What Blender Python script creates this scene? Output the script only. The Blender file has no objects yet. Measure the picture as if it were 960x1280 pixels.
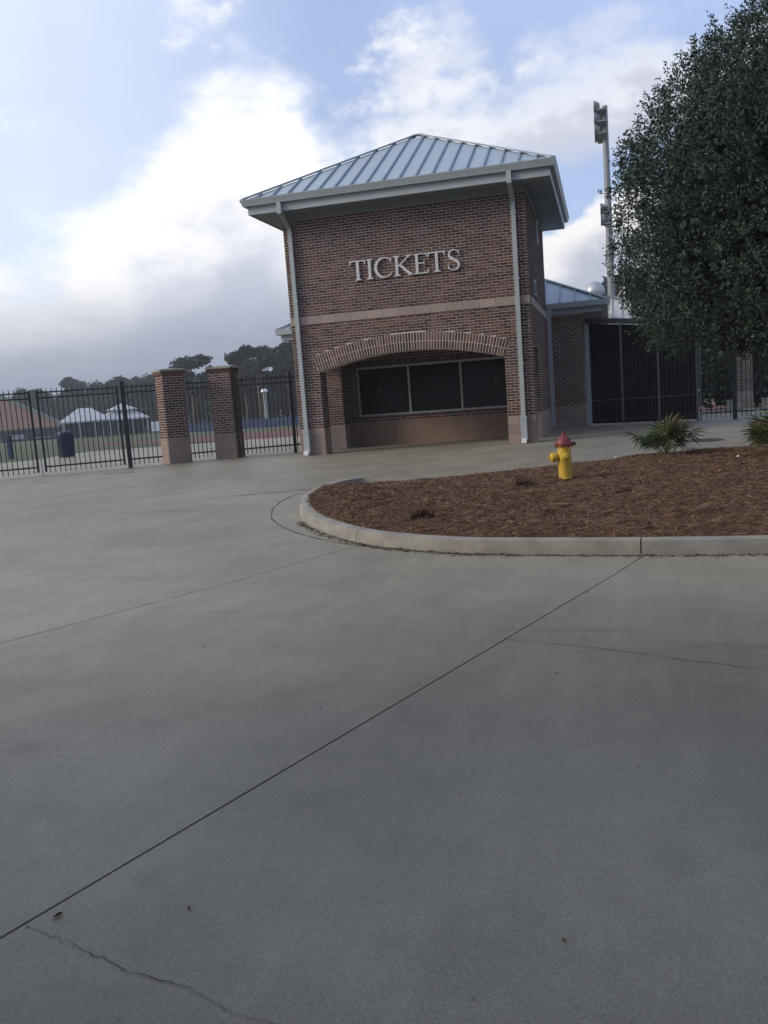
import bpy, bmesh, math, random
import numpy as np
from mathutils import Vector, Matrix, noise as mnoise
random.seed(7); rng = np.random.default_rng(11)
S = bpy.context.scene
C = S.collection
PI = math.pi

# ------------------------------------------------------------------ camera
CAM = (7.728, -21.368, 1.351); YAW, PIT, ROL = -0.258, 0.131, -0.073
fw = Vector((math.sin(YAW)*math.cos(PIT), math.cos(YAW)*math.cos(PIT), -math.sin(PIT)))
rt0 = Vector((math.cos(YAW), -math.sin(YAW), 0)); up0 = rt0.cross(fw)
rt = rt0*math.cos(ROL) + up0*math.sin(ROL); up = -rt0*math.sin(ROL) + up0*math.cos(ROL)
cd = bpy.data.cameras.new('camera'); cam = bpy.data.objects.new('camera', cd); C.objects.link(cam)
cd.sensor_fit = 'VERTICAL'; cd.sensor_height = 24.0; cd.lens = 24.0*1083.8/1280.0
cd.clip_start = 0.05; cd.clip_end = 3000
M = Matrix((rt, up, -fw)).transposed().to_4x4(); M.translation = Vector(CAM); cam.matrix_world = M
S.camera = cam

# ------------------------------------------------------------------ light, sky, exposure
SUN_EL, SUN_AZ = math.radians(27), math.radians(244)       # azimuth from +Y, clockwise
sd = bpy.data.lights.new('sun', 'SUN'); sun = bpy.data.objects.new('sun', sd); C.objects.link(sun)
sd.energy = 2.1; sd.angle = math.radians(18); sd.color = (1.0, 0.88, 0.72)
sv = Vector((math.sin(SUN_AZ)*math.cos(SUN_EL), math.cos(SUN_AZ)*math.cos(SUN_EL), math.sin(SUN_EL)))
sun.rotation_euler = sv.to_track_quat('Z', 'Y').to_euler()
sun.location = (0, 0, 40)
S.view_settings.view_transform = 'Standard'; S.view_settings.look = 'None'
S.view_settings.exposure = 0.22; S.view_settings.gamma = 1.0

W = bpy.data.worlds.new('World'); S.world = W; W.use_nodes = True
nt = W.node_tree; N = nt.nodes; L = nt.links; N.clear()
def nd(t, **kw):
    n = N.new(t)
    for k, v in kw.items(): setattr(n, k, v)
    return n
def lk(a, b): L.new(a, b)
def val(x): n = nd('ShaderNodeValue'); n.outputs[0].default_value = x; return n.outputs[0]
def mth(op, a, b=None, c=None, clamp=False):
    n = nd('ShaderNodeMath', operation=op); n.use_clamp = clamp
    for i, x in enumerate((a, b, c)):
        if x is None: continue
        if isinstance(x, (int, float)): n.inputs[i].default_value = x
        else: lk(x, n.inputs[i])
    return n.outputs[0]
def mapr(x, a, b, c=0.0, d=1.0):
    n = nd('ShaderNodeMapRange', interpolation_type='SMOOTHSTEP')
    lk(x, n.inputs[0])
    for i, v in enumerate((a, b, c, d)): n.inputs[i+1].default_value = v
    return n.outputs[0]
def mixc(f, a, b):
    n = nd('ShaderNodeMix', data_type='RGBA')
    if isinstance(f, float): n.inputs[0].default_value = f
    else: lk(f, n.inputs[0])
    for i, x in ((6, a), (7, b)):
        if isinstance(x, tuple): n.inputs[i].default_value = (*x, 1)
        else: lk(x, n.inputs[i])
    return n.outputs[2]
sky = nd('ShaderNodeTexSky', sky_type='NISHITA', sun_disc=False)
sky.sun_elevation = SUN_EL; sky.sun_rotation = SUN_AZ
sky.altitude = 0; sky.air_density = 1.0; sky.dust_density = 1.5; sky.ozone_density = 1.5
tc = nd('ShaderNodeTexCoord'); sp = nd('ShaderNodeSeparateXYZ'); lk(tc.outputs['Generated'], sp.inputs[0])
az = mth('MULTIPLY', mth('ARCTAN2', sp.outputs[0], sp.outputs[1]), 180/PI)
el = mth('MULTIPLY', mth('ARCSINE', sp.outputs[2]), 180/PI)
def fbm(scale, detail=6, rough=0.55, off=(0, 0, 0), stretch=1.6):
    mp = nd('ShaderNodeMapping'); lk(tc.outputs['Generated'], mp.inputs[0])
    mp.inputs['Location'].default_value = off; mp.inputs['Scale'].default_value = (1, 1, stretch)
    n = nd('ShaderNodeTexNoise'); lk(mp.outputs[0], n.inputs['Vector'])
    n.inputs['Scale'].default_value = scale; n.inputs['Detail'].default_value = detail
    n.inputs['Roughness'].default_value = rough
    return n.outputs['Fac']
def curve(x, pts, lo, hi, vmax):
    t = mapr_lin(x, lo, hi)
    n = nd('ShaderNodeFloatCurve'); cm = n.mapping.curves[0]
    P = [((a-lo)/(hi-lo), v/vmax) for a, v in pts]
    cm.points[0].location = P[0]; cm.points[1].location = P[-1]
    for p in P[1:-1]: cm.points.new(*p)
    n.mapping.update(); lk(t, n.inputs['Value'])
    return mth('MULTIPLY', n.outputs[0], vmax)
def mapr_lin(x, lo, hi):
    n = nd('ShaderNodeMapRange'); lk(x, n.inputs[0]); n.inputs[1].default_value = lo; n.inputs[2].default_value = hi
    return n.outputs[0]
# upper outline of the cloud bank, degrees of elevation against azimuth
top = curve(az, [(-180, 13), (-120, 15), (-80, 12), (-50, 9), (-37, 9.2), (-32, 12.4), (-27, 16.6), (-23.8, 18.3), (-20, 18.8),
                 (-17.5, 16.6), (-15.1, 15.6), (-13.6, 17.2), (-12.4, 18.7), (-9.8, 19.8), (-7.6, 19.7), (-5.5, 17.9), (-2, 18.1), (2.7, 18.7),
                 (6, 18.6), (20, 16), (60, 13), (120, 14), (180, 13)], -180, 180, 30)
nA = fbm(7.0, 8, 0.55); nB = fbm(22.0, 6, 0.6, (3, 1, 2)); nC = fbm(3.2, 4, 0.5, (7, 2, 5))
bump = mth('ADD', mth('MULTIPLY', mth('SUBTRACT', nA, 0.5), 11.0), mth('MULTIPLY', mth('SUBTRACT', nB, 0.5), 5.0))
depth = mth('SUBTRACT', mth('ADD', top, bump), el)            # degrees below the outline
m1 = mapr(depth, -1.8, 3.0)
# the right-hand cloud has a base with clear air below it, then a second cumulus
rgt = mapr(az, -8.0, -3.5)
base = mapr(mth('ADD', el, mth('MULTIPLY', bump, 0.6)), 12.9, 15.2)
m1 = mth('MULTIPLY', m1, mth('SUBTRACT', 1.0, mth('MULTIPLY', rgt, mth('SUBTRACT', 1.0, base))))
top2 = curve(az, [(-180, 4), (-20, 6), (-6, 8), (-1.8, 9.8), (-0.4, 11.3), (2, 12.2), (10, 11.5), (40, 8), (180, 4)], -180, 180, 20)
depth2 = mth('SUBTRACT', mth('ADD', top2, mth('MULTIPLY', bump, 0.55)), el)
m2 = mth('MULTIPLY', mapr(depth2, -0.1, 0.7), rgt)
wis = mapr(mth('ADD', fbm(5.5, 7, 0.6, (1.3, 4.1, 0.2)), mth('MULTIPLY', mth('SUBTRACT', nB, 0.5), 0.25)), 0.58, 0.70)
m3 = mth('MULTIPLY', wis, mapr(el, 14.0, 19.0))
veil = mth('ADD', mth('MULTIPLY', mapr(nC, 0.30, 0.75), 0.18), mth('ADD', 0.56, mth('MULTIPLY', mapr(az, -14.0, -36.0), 0.22)))
Kc = 9.0
def k(c, s=1.0): return tuple(x*Kc*s for x in c)
body = mapr(mth('SUBTRACT', mth('ADD', depth, mth('MULTIPLY', mth('SUBTRACT', nA, 0.5), 9.0)), mth('MULTIPLY', mapr(az, -22.0, -34.0), 1.0)), 4.5, 12.0)
c_bank = mixc(body, k((1.08, 1.08, 1.10)), k((0.60, 0.635, 0.755)))
lowf = mapr(mth('ADD', el, mth('MULTIPLY', bump, 0.35)), 10.0, 1.5)
c_bank = mixc(lowf, c_bank, k((0.27, 0.315, 0.41)))
c_r = mixc(mapr(mth('ADD', depth, mth('MULTIPLY', bump, 0.5)), 0.6, 4.2), k((0.96, 0.96, 0.99)), k((0.62, 0.65, 0.77)))
rgt2 = mapr(az, -14.5, -12.0)
c_bank = mixc(rgt2, c_bank, c_r)
c_2 = mixc(mapr(depth2, 1.2, 4.2), k((0.98, 0.97, 0.97)), k((0.50, 0.53, 0.64)))
col = mixc(veil, sky.outputs[0], mixc(mapr(az, -14.0, -36.0), k((0.56, 0.70, 1.06)), k((0.84, 0.95, 1.16))))
col = mixc(mth('MULTIPLY', m3, 0.75), col, k((0.98, 0.98, 1.02)))
col = mixc(m1, col, c_bank)
col = mixc(m2, col, c_2)
bg = nd('ShaderNodeBackground'); bg.inputs[1].default_value = 0.1
lk(col, bg.inputs[0]); out = nd('ShaderNodeOutputWorld'); lk(bg.outputs[0], out.inputs[0])

# ------------------------------------------------------------------ helpers
def gz(y):
    if y > 10: return -0.018*(y-10)
    if y > -3: return 0.0
    if y > -14: return 0.023*(y+3)
    return -0.253

def material(name, color, rough=0.7, spec=0.4, metal=0.0, var=0.0, vscale=3.0, island=0.0, bump=0.0, bscale=40.0,
             dirt=None, dscale=1.2, coat=0.0, hue=0.0):
    m = bpy.data.materials.new(name); m.use_nodes = True
    t = m.node_tree; n = t.nodes; l = t.links
    b = n['Principled BSDF']; b.inputs['Roughness'].default_value = rough; b.inputs['Specular IOR Level'].default_value = spec
    b.inputs['Metallic'].default_value = metal
    if coat: b.inputs['Coat Weight'].default_value = coat
    g = n.new('ShaderNodeNewGeometry'); oi = n.new('ShaderNodeObjectInfo')
    base = n.new('ShaderNodeRGB'); base.outputs[0].default_value = (*color, 1); cur = base.outputs[0]
    def noise(scale, det=5, ro=0.6):
        q = n.new('ShaderNodeTexNoise'); q.inputs['Scale'].default_value = scale; q.inputs['Detail'].default_value = det
        q.inputs['Roughness'].default_value = ro; l.new(g.outputs['Position'], q.inputs['Vector']); return q.outputs['Fac']
    def hsv(fac_sock, amt, c):
        r = n.new('ShaderNodeMapRange'); l.new(fac_sock, r.inputs[0]); r.inputs[3].default_value = 1-amt; r.inputs[4].default_value = 1+amt
        r.inputs[1].default_value = 0.2; r.inputs[2].default_value = 0.8
        h = n.new('ShaderNodeHueSaturation'); l.new(r.outputs[0], h.inputs['Value']); l.new(c, h.inputs['Color']); return h
    if var: cur = hsv(noise(vscale), var, cur).outputs[0]
    if island:
        a = n.new('ShaderNodeMath'); a.operation = 'ADD'; l.new(g.outputs['Random Per Island'], a.inputs[0]); l.new(oi.outputs['Random'], a.inputs[1])
        f = n.new('ShaderNodeMath'); f.operation = 'FRACT'; l.new(a.outputs[0], f.inputs[0])
        h = hsv(f.outputs[0], island, cur); cur = h.outputs[0]
        if hue:
            a2 = n.new('ShaderNodeMath'); a2.operation = 'MULTIPLY'; a2.inputs[1].default_value = 7.31; l.new(f.outputs[0], a2.inputs[0])
            f2 = n.new('ShaderNodeMath'); f2.operation = 'FRACT'; l.new(a2.outputs[0], f2.inputs[0])
            r = n.new('ShaderNodeMapRange'); l.new(f2.outputs[0], r.inputs[0]); r.inputs[3].default_value = 0.5-hue; r.inputs[4].default_value = 0.5+hue
            l.new(r.outputs[0], h.inputs['Hue'])
            r2 = n.new('ShaderNodeMapRange'); l.new(f2.outputs[0], r2.inputs[0]); r2.inputs[3].default_value = 0.75; r2.inputs[4].default_value = 1.25
            l.new(r2.outputs[0], h.inputs['Saturation'])
    if dirt:
        r = n.new('ShaderNodeMapRange'); l.new(noise(dscale, 7, 0.65), r.inputs[0]); r.inputs[1].default_value = 0.5; r.inputs[2].default_value = 0.75
        mx = n.new('ShaderNodeMix'); mx.data_type = 'RGBA'; l.new(r.outputs[0], mx.inputs[0]); l.new(cur, mx.inputs[6]); mx.inputs[7].default_value = (*dirt, 1)
        cur = mx.outputs[2]
    l.new(cur, b.inputs['Base Color'])
    if bump:
        bp = n.new('ShaderNodeBump'); bp.inputs['Strength'].default_value = bump; bp.inputs['Distance'].default_value = 0.01
        l.new(noise(bscale, 6, 0.7), bp.inputs['Height']); l.new(bp.outputs[0], b.inputs['Normal'])
    return m

MT = {}
def concrete_mat():
    m = material('concrete', (0.232, 0.205, 0.153), 0.55, 0.36, bump=0.22, bscale=70)
    t = m.node_tree; n = t.nodes; l = t.links; b = n['Principled BSDF']
    g = n.new('ShaderNodeNewGeometry')
    def noi(sc, de, ro, stretch=(1,1,1)):
        mp = n.new('ShaderNodeMapping'); l.new(g.outputs['Position'], mp.inputs[0]); mp.inputs['Scale'].default_value = stretch
        q = n.new('ShaderNodeTexNoise'); q.inputs['Scale'].default_value = sc; q.inputs['Detail'].default_value = de; q.inputs['Roughness'].default_value = ro
        l.new(mp.outputs[0], q.inputs['Vector']); return q.outputs['Fac']
    def rng_(x, a, b_, c, d):
        r = n.new('ShaderNodeMapRange'); l.new(x, r.inputs[0])
        for i, v in enumerate((a, b_, c, d)): r.inputs[i+1].default_value = v
        return r.outputs[0]
    def mul(a_, b_):
        q = n.new('ShaderNodeMath'); q.operation = 'MULTIPLY'; l.new(a_, q.inputs[0]); l.new(b_, q.inputs[1]); return q.outputs[0]
    f = rng_(noi(0.28, 4, 0.55), 0.3, 0.7, 0.80, 1.14)
    f = mul(f, rng_(noi(1.5, 6, 0.65, (1,0.6,1)), 0.3, 0.75, 1.12, 0.80))
    f = mul(f, rng_(noi(6.0, 6, 0.7), 0.35, 0.7, 1.05, 0.93))
    f = mul(f, rng_(noi(140.0, 3, 0.7), 0.3, 0.7, 0.70, 1.28)); f = mul(f, rng_(noi(420.0, 2, 0.6), 0.3, 0.7, 0.82, 1.18)); f = mul(f, rng_(noi(7.0, 5, 0.7, (1.0, 0.05, 1)), 0.3, 0.75, 1.05, 0.93))
    f = mul(f, rng_(noi(0.9, 8, 0.7, (0.35,1.6,1)), 0.58, 0.72, 1.0, 0.76)); f = mul(f, rng_(noi(2.3, 7, 0.75, (1.2,0.8,1)), 0.57, 0.68, 1.0, 0.86)); f = mul(f, rng_(noi(28.0, 4, 0.7), 0.64, 0.72, 1.0, 0.80))
    vo = n.new('ShaderNodeTexVoronoi'); vo.inputs['Scale'].default_value = 5.0; l.new(g.outputs['Position'], vo.inputs['Vector'])
    sp = rng_(vo.outputs['Distance'], 0.02, 0.045, 0.55, 1.0); f = mul(f, sp)
    h = n.new('ShaderNodeHueSaturation'); src = b.inputs['Base Color'].links[0].from_socket
    l.new(src, h.inputs['Color']); l.new(f, h.inputs['Value']); l.new(h.outputs[0], b.inputs['Base Color'])
    l.new(rng_(noi(1.1, 5, 0.6), 0.3, 0.7, 0.48, 0.62), b.inputs['Roughness'])
    return m
MT['concrete'] = concrete_mat()
MT['curb'] = material('curb_concrete', (0.25, 0.235, 0.205), 0.85, 0.25, var=0.3, vscale=4, bump=0.4, bscale=50, dirt=(0.19, 0.165, 0.14), dscale=3)
MT['sub'] = material('subgrade', (0.03, 0.028, 0.026), 0.95, 0.1)
MT['tar'] = material('joint_filler', (0.03, 0.028, 0.027), 0.8, 0.2)
MT['grass'] = material('lawn', (0.075, 0.088, 0.045), 0.9, 0.2, var=0.35, vscale=0.5, bump=0.5, bscale=8)
MT['track'] = material('track_red', (0.15, 0.07, 0.055), 0.9, 0.2, var=0.12, vscale=0.8)
MT['brick'] = material('brick', (0.092, 0.050, 0.042), 0.85, 0.25, island=0.40, hue=0.018, var=0.16, vscale=0.9, bump=0.3, bscale=90)
MT['mortar'] = material('mortar', (0.53, 0.47, 0.425), 0.95, 0.15, var=0.2, vscale=1.3)
MT['block'] = material('split_face_block', (0.27, 0.205, 0.175), 0.9, 0.2, island=0.10, var=0.16, vscale=14, bump=1.0, bscale=35)
MT['blockback'] = material('painted_block', (0.24, 0.165, 0.13), 0.9, 0.2, island=0.08, var=0.15, vscale=3, bump=0.4, bscale=35)
MT['belt'] = material('cast_stone', (0.31, 0.25, 0.22), 0.9, 0.2, island=0.08, var=0.10, vscale=10, bump=0.3, bscale=50)
MT['roof'] = material('metal_roof', (0.35, 0.41, 0.45), 0.42, 0.5, metal=0.25, var=0.06, vscale=1.5)
MT['seam'] = material('metal_seam', (0.22, 0.27, 0.32), 0.45, 0.5, metal=0.25, var=0.06, vscale=1.5)
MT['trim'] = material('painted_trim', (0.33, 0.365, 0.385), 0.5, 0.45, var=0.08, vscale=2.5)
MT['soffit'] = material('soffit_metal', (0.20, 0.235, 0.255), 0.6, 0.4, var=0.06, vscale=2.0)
MT['letter'] = material('letter_metal', (0.54, 0.53, 0.525), 0.5, 0.5, var=0.06, vscale=6)
MT['alu'] = material('aluminium', (0.40, 0.42, 0.43), 0.42, 0.5, metal=0.3, var=0.05)
MT['glass'] = material('dark_glass', (0.010, 0.014, 0.014), 0.12, 0.18)
MT['decal'] = material('faded_decal', (0.10, 0.11, 0.105), 0.7, 0.3, var=0.3, vscale=40)
MT['inner'] = material('ceiling_board', (0.20, 0.19, 0.18), 0.8, 0.3)
MT['iron'] = material('black_iron', (0.022, 0.025, 0.028), 0.5, 0.4, var=0.2, vscale=5)
MT['mesh'] = material('privacy_mesh', (0.012, 0.013, 0.015), 0.9, 0.15, var=0.25, vscale=1.5)
MT['galv'] = material('galvanised', (0.42, 0.43, 0.44), 0.45, 0.5, metal=0.5, var=0.12, vscale=3)
MT['yellow'] = material('hydrant_yellow', (0.52, 0.34, 0.03), 0.5, 0.45, var=0.14, vscale=14, bump=0.2, bscale=60, dirt=(0.33, 0.23, 0.05), dscale=9)
MT['red'] = material('hydrant_red', (0.17, 0.022, 0.028), 0.5, 0.45, var=0.16, vscale=16, bump=0.2, bscale=60)
MT['black'] = material('black_paint', (0.02, 0.02, 0.02), 0.6, 0.4)
MT['mulch'] = material('mulch', (0.105, 0.058, 0.037), 0.95, 0.1, var=0.45, vscale=9, bump=1.0, bscale=45, dirt=(0.065, 0.036, 0.022), dscale=3)
MT['straw'] = material('pine_straw', (0.155, 0.09, 0.056), 0.8, 0.2, island=0.6, hue=0.015)
MT['tuft'] = material('dry_tuft', (0.075, 0.05, 0.036), 0.9, 0.1, island=0.4)
MT['leaf'] = material('leaf', (0.028, 0.048, 0.030), 0.6, 0.35, island=0.35, hue=0.02)
MT['leaf_far'] = material('leaf_far', (0.026, 0.036, 0.026), 0.75, 0.25, island=0.4, hue=0.02)
MT['bark'] = material('bark', (0.11, 0.085, 0.065), 0.95, 0.1, var=0.3, vscale=6, bump=1.0, bscale=20)
MT['palm'] = material('palm_leaf', (0.055, 0.085, 0.03), 0.55, 0.4, island=0.35, hue=0.02)
MT['palm_dry'] = material('palm_dry', (0.20, 0.13, 0.06), 0.8, 0.2, island=0.3)
MT['shingle'] = material('shingle', (0.17, 0.095, 0.075), 0.9, 0.2, var=0.15, vscale=2.0)
MT['navy'] = material('navy', (0.03, 0.045, 0.09), 0.8, 0.2, var=0.15)
MT['white'] = material('white_metal', (0.72, 0.74, 0.76), 0.5, 0.4, var=0.06)
MT['fabric'] = material('roof_membrane', (0.42, 0.44, 0.46), 0.7, 0.3, var=0.12, vscale=0.8)
MT['steel'] = material('shaded_steel', (0.10, 0.105, 0.11), 0.55, 0.4, var=0.15, vscale=3)  # grey darkened so the colour carries the shade on screen posts, header and rail
MT['mast'] = material('mast_steel', (0.20, 0.205, 0.215), 0.55, 0.4, metal=0.3, var=0.12, vscale=1)
MT['green'] = material('green_trim', (0.05, 0.10, 0.085), 0.6, 0.3)
MT['canblue'] = material('can_blue', (0.022, 0.035, 0.075), 0.5, 0.4)
MT['padblue'] = material('pad_blue', (0.03, 0.048, 0.11), 0.7, 0.3, var=0.1)
MT['lens'] = material('lamp_lens', (0.45, 0.48, 0.5), 0.2, 0.6)
MT['dead'] = material('dead_leaf', (0.06, 0.04, 0.025), 0.9, 0.1, island=0.3)

class MB:
    def __init__(s): s.v = []; s.f = []
    def add(s, vs, fs):
        o = len(s.v); s.v += [tuple(p) for p in vs]; s.f += [tuple(i+o for i in f) for f in fs]; return s
    def box(s, x0, x1, y0, y1, z0, z1):
        return s.add([(x0,y0,z0),(x1,y0,z0),(x1,y1,z0),(x0,y1,z0),(x0,y0,z1),(x1,y0,z1),(x1,y1,z1),(x0,y1,z1)],
              [(0,3,2,1),(4,5,6,7),(0,1,5,4),(1,2,6,5),(2,3,7,6),(3,0,4,7)])
    def hexa(s, b, t):           # two quads, bottom and top loops (counter-clockwise from above)
        return s.add(list(b)+list(t), [(3,2,1,0),(4,5,6,7),(0,1,5,4),(1,2,6,5),(2,3,7,6),(3,0,4,7)])
    def obox(s, a, b, w, h, upv=(0,0,1)):      # bar from a to b, width w, height h
        a = Vector(a); b = Vector(b); d = (b-a).normalized(); u = Vector(upv)
        if abs(d.dot(u)) > 0.98: u = Vector((0,1,0))
        r = d.cross(u).normalized()*w*0.5; q = r.cross(d).normalized()*h*0.5
        return s.add([a-r-q, a+r-q, a+r+q, a-r+q, b-r-q, b+r-q, b+r+q, b-r+q],
              [(0,3,2,1),(4,5,6,7),(0,1,5,4),(1,2,6,5),(2,3,7,6),(3,0,4,7)])
    def tube(s, pts, rad, n=8, caps=True):
        pts = [Vector(p) for p in pts]; rs = rad if isinstance(rad, (list, tuple)) else [rad]*len(pts)
        o = len(s.v); ref = Vector((0.31, 0.17, 0.93))
        for i, p in enumerate(pts):
            d = (pts[min(i+1, len(pts)-1)] - pts[max(i-1, 0)]).normalized()
            a = d.cross(ref)
            if a.length < 1e-3: a = d.cross(Vector((1,0,0)))
            a.normalize(); b = d.cross(a)
            for j in range(n):
                t = 2*PI*j/n; s.v.append(tuple(p + (a*math.cos(t)+b*math.sin(t))*rs[i]))
        for i in range(len(pts)-1):
            for j in range(n):
                k2 = (j+1) % n; s.f.append((o+i*n+j, o+i*n+k2, o+(i+1)*n+k2, o+(i+1)*n+j))
        if caps:
            s.f.append(tuple(o+j for j in range(n-1, -1, -1))); s.f.append(tuple(o+(len(pts)-1)*n+j for j in range(n)))
        return s
    def lathe(s, prof, n=20, c=(0,0,0), axis='z'):
        o = len(s.v)
        for r, h in prof:
            for j in range(n):
                t = 2*PI*j/n; a, b = r*math.cos(t), r*math.sin(t)
                p = (a, b, h) if axis == 'z' else ((h, a, b) if axis == 'x' else (b, h, a))
                s.v.append((p[0]+c[0], p[1]+c[1], p[2]+c[2]))
        for i in range(len(prof)-1):
            for j in range(n):
                k2 = (j+1) % n; s.f.append((o+i*n+j, o+i*n+k2, o+(i+1)*n+k2, o+(i+1)*n+j))
        s.f.append(tuple(o+j for j in range(n-1, -1, -1))); s.f.append(tuple(o+(len(prof)-1)*n+j for j in range(n)))
        return s
    def data(s, name, m, smooth=False, org=(0,0,0)):
        me = bpy.data.meshes.new(name)
        me.from_pydata([(v[0]-org[0], v[1]-org[1], v[2]-org[2]) for v in s.v], [], s.f); me.update()
        if m: me.materials.append(MT[m])
        if smooth:
            me.polygons.foreach_set('use_smooth', [True]*len(me.polygons))
        return me
def fixn(me):
    bm = bmesh.new(); bm.from_mesh(me); bmesh.ops.recalc_face_normals(bm, faces=bm.faces); bm.to_mesh(me); bm.free(); return me
def link(name, me, parent=None, loc=(0,0,0), rot=(0,0,0)):
    o = bpy.data.objects.new(name, me); C.objects.link(o); o.location = loc; o.rotation_euler = rot
    if parent: o.parent = parent
    return o
def tag(o, label=None, cat=None, group=None, kind=None):
    if label: o['label'] = label
    if cat: o['category'] = cat
    if group: o['group'] = group
    if kind: o['kind'] = kind
    return o
def thing(name, loc, label, cat, group=None, rotz=0):
    o = link(name, None, None, loc, (0, 0, rotz)); o.empty_display_size = 0.3
    return tag(o, label, cat, group)
def part(name, mb, m, parent, org=None, smooth=False, fix=False):
    """mesh authored in world coordinates, child of a thing that stands at org (sub-parts pass the same org)"""
    me = mb.data(name, m, smooth, org or (0,0,0))
    if fix: fixn(me)
    return link(name, me, parent)
def smooth_angle(o, a=40):
    me = o.data; me.polygons.foreach_set('use_smooth', [True]*len(me.polygons))
    bm = bmesh.new(); bm.from_mesh(me); lim = math.radians(a)
    for e in bm.edges:
        if len(e.link_faces) == 2 and e.calc_face_angle(0) > lim: e.smooth = False
    bm.to_mesh(me); bm.free(); return o
def copy_tree(o, parent=None):
    c = o.copy(); C.objects.link(c); c.parent = parent
    for ch in o.children: copy_tree(ch, c)
    return c
def mesh_np(name, verts, quads, m):
    me = bpy.data.meshes.new(name); nv, nf = len(verts), len(quads); kf = quads.shape[1]
    me.vertices.add(nv); me.vertices.foreach_set('co', np.ascontiguousarray(verts, dtype=np.float32).ravel())
    me.loops.add(nf*kf); me.loops.foreach_set('vertex_index', quads.astype(np.int32).ravel())
    me.polygons.add(nf); me.polygons.foreach_set('loop_start', np.arange(nf, dtype=np.int32)*kf)
    me.update(calc_edges=True); me.validate()
    me.materials.append(MT[m]); return me
def leaf_cards(pos, ln, wd, bias=None, spread=1.0):
    """rhombic leaves at pos (n,3); bias = preferred long-axis direction (n,3)"""
    n = len(pos); d = rng.normal(size=(n,3))*spread
    if bias is not None: d = d + bias
    d /= np.linalg.norm(d, axis=1, keepdims=True)
    q = rng.normal(size=(n,3)); q = np.cross(d, q); q /= np.linalg.norm(q, axis=1, keepdims=True)+1e-9
    nn = np.cross(d, q)
    l = (ln*(0.7+0.6*rng.random(n)))[:,None]; w = (wd*(0.7+0.6*rng.random(n)))[:,None]
    v = np.stack([pos, pos+d*l*0.5+q*w*0.5+nn*w*0.15, pos+d*l, pos+d*l*0.5-q*w*0.5+nn*w*0.15], 1).reshape(-1,3)
    return v, np.arange(n*4).reshape(n,4)

# ------------------------------------------------------------------ setting: ground, lot, track
def strip_sheet(name, pts, dz, m, ycuts=(), kind='structure', parent=None, thick=0.0):
    """polygon in plan draped over the ground profile"""
    bm = bmesh.new(); f = bm.faces.new([bm.verts.new((x, y, 0)) for x, y in pts])
    for yc in (-14, -3, 10)+tuple(ycuts):
        bmesh.ops.bisect_plane(bm, geom=bm.verts[:]+bm.edges[:]+bm.faces[:], plane_co=(0,yc,0), plane_no=(0,1,0))
    for v in bm.verts: v.co.z = gz(v.co.y)+dz
    bmesh.ops.recalc_face_normals(bm, faces=bm.faces)
    if bm.faces and sum(f.normal.z for f in bm.faces) < 0: bmesh.ops.reverse_faces(bm, faces=bm.faces[:])
    if thick:
        ed = [e for e in bm.edges if len(e.link_faces) == 1]
        r = bmesh.ops.extrude_edge_only(bm, edges=ed)
        for v in [g for g in r['geom'] if isinstance(g, bmesh.types.BMVert)]: v.co.z -= thick
    me = bpy.data.meshes.new(name); bm.to_mesh(me); bm.free(); me.materials.append(MT[m])
    o = link(name, me, parent)
    if kind: o['kind'] = kind
    return o
strip_sheet('ground', [(-420,-90),(320,-90),(320,420),(-420,420)], -0.06, 'grass')
LOT = [(-60,-80),(60,-80),(60,16.2),(-5.6,15.6),(-8.4,15.1),(-10.9,12.4),(-13.5,11.4),(-12.9,6.6),(-13.6,5.7),(-60,3)]
lot = strip_sheet('parking_lot', LOT, -0.03, 'sub')
strip_sheet('running_track', [(-30,30),(-19,24.5),(-14.5,20.5),(-8.5,16.6),(-5.6,17),(30,20),(30,56),(-19,52.3),(-19.6,40.5),(-24,36)], -0.045, 'track')

def slabs():
    g = 0.006
    lines = [((5.81,-19.23),(7.93,-13.5)), ((3.3,-16.02),(4.96,-12.64)), ((-2.02,-9.21),(2.83,-7.46)), ((-9.5,-12.6),(-5.2,3.0))]
    bm = bmesh.new(); bm.faces.new([bm.verts.new((x, y, 0)) for x, y in LOT])
    gaps = []
    for a, b in lines:
        a = Vector((*a,0)); b = Vector((*b,0)); n = Vector((-(b-a).y, (b-a).x, 0)).normalized()
        for s in (-1, 1):
            bmesh.ops.bisect_plane(bm, geom=bm.verts[:]+bm.edges[:]+bm.faces[:], plane_co=a+n*g*s, plane_no=n)
        bmesh.ops.delete(bm, geom=[f for f in bm.faces if abs((f.calc_center_median()-a).dot(n)) < g*0.9], context='FACES')
    polys = [[(v.co.x, v.co.y) for v in f.verts] for f in bm.faces]; bm.free()
    for p in polys:
        strip_sheet('concrete_slab', p, 0.0, 'concrete', kind=None, parent=lot, thick=0.028)
slabs()

def ribbon_ground(name, pts, w, dz, m, parent, jitter=0.0, sub=8):
    mb = MB(); P = []
    for i in range(len(pts)-1):
        for s in range(sub):
            t = s/sub; P.append((pts[i][0]*(1-t)+pts[i+1][0]*t, pts[i][1]*(1-t)+pts[i+1][1]*t))
    P.append(pts[-1])
    P = [(x+random.uniform(-jitter,jitter), y+random.uniform(-jitter,jitter)) for x, y in P]
    for i, (x, y) in enumerate(P):
        a = P[max(i-1,0)]; b = P[min(i+1,len(P)-1)]; d = Vector((b[0]-a[0], b[1]-a[1])).normalized(); n = Vector((-d.y, d.x))
        ww = w*(0.35+1.1*random.random()) if jitter else w
        for s in (-1, 1):
            mb.v.append((x+n.x*ww*s/2, y+n.y*ww*s/2, gz(y)+dz))
    for i in range(len(P)-1): mb.f.append((2*i, 2*i+1, 2*i+3, 2*i+2))
    return part(name, mb, m, parent)
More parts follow.
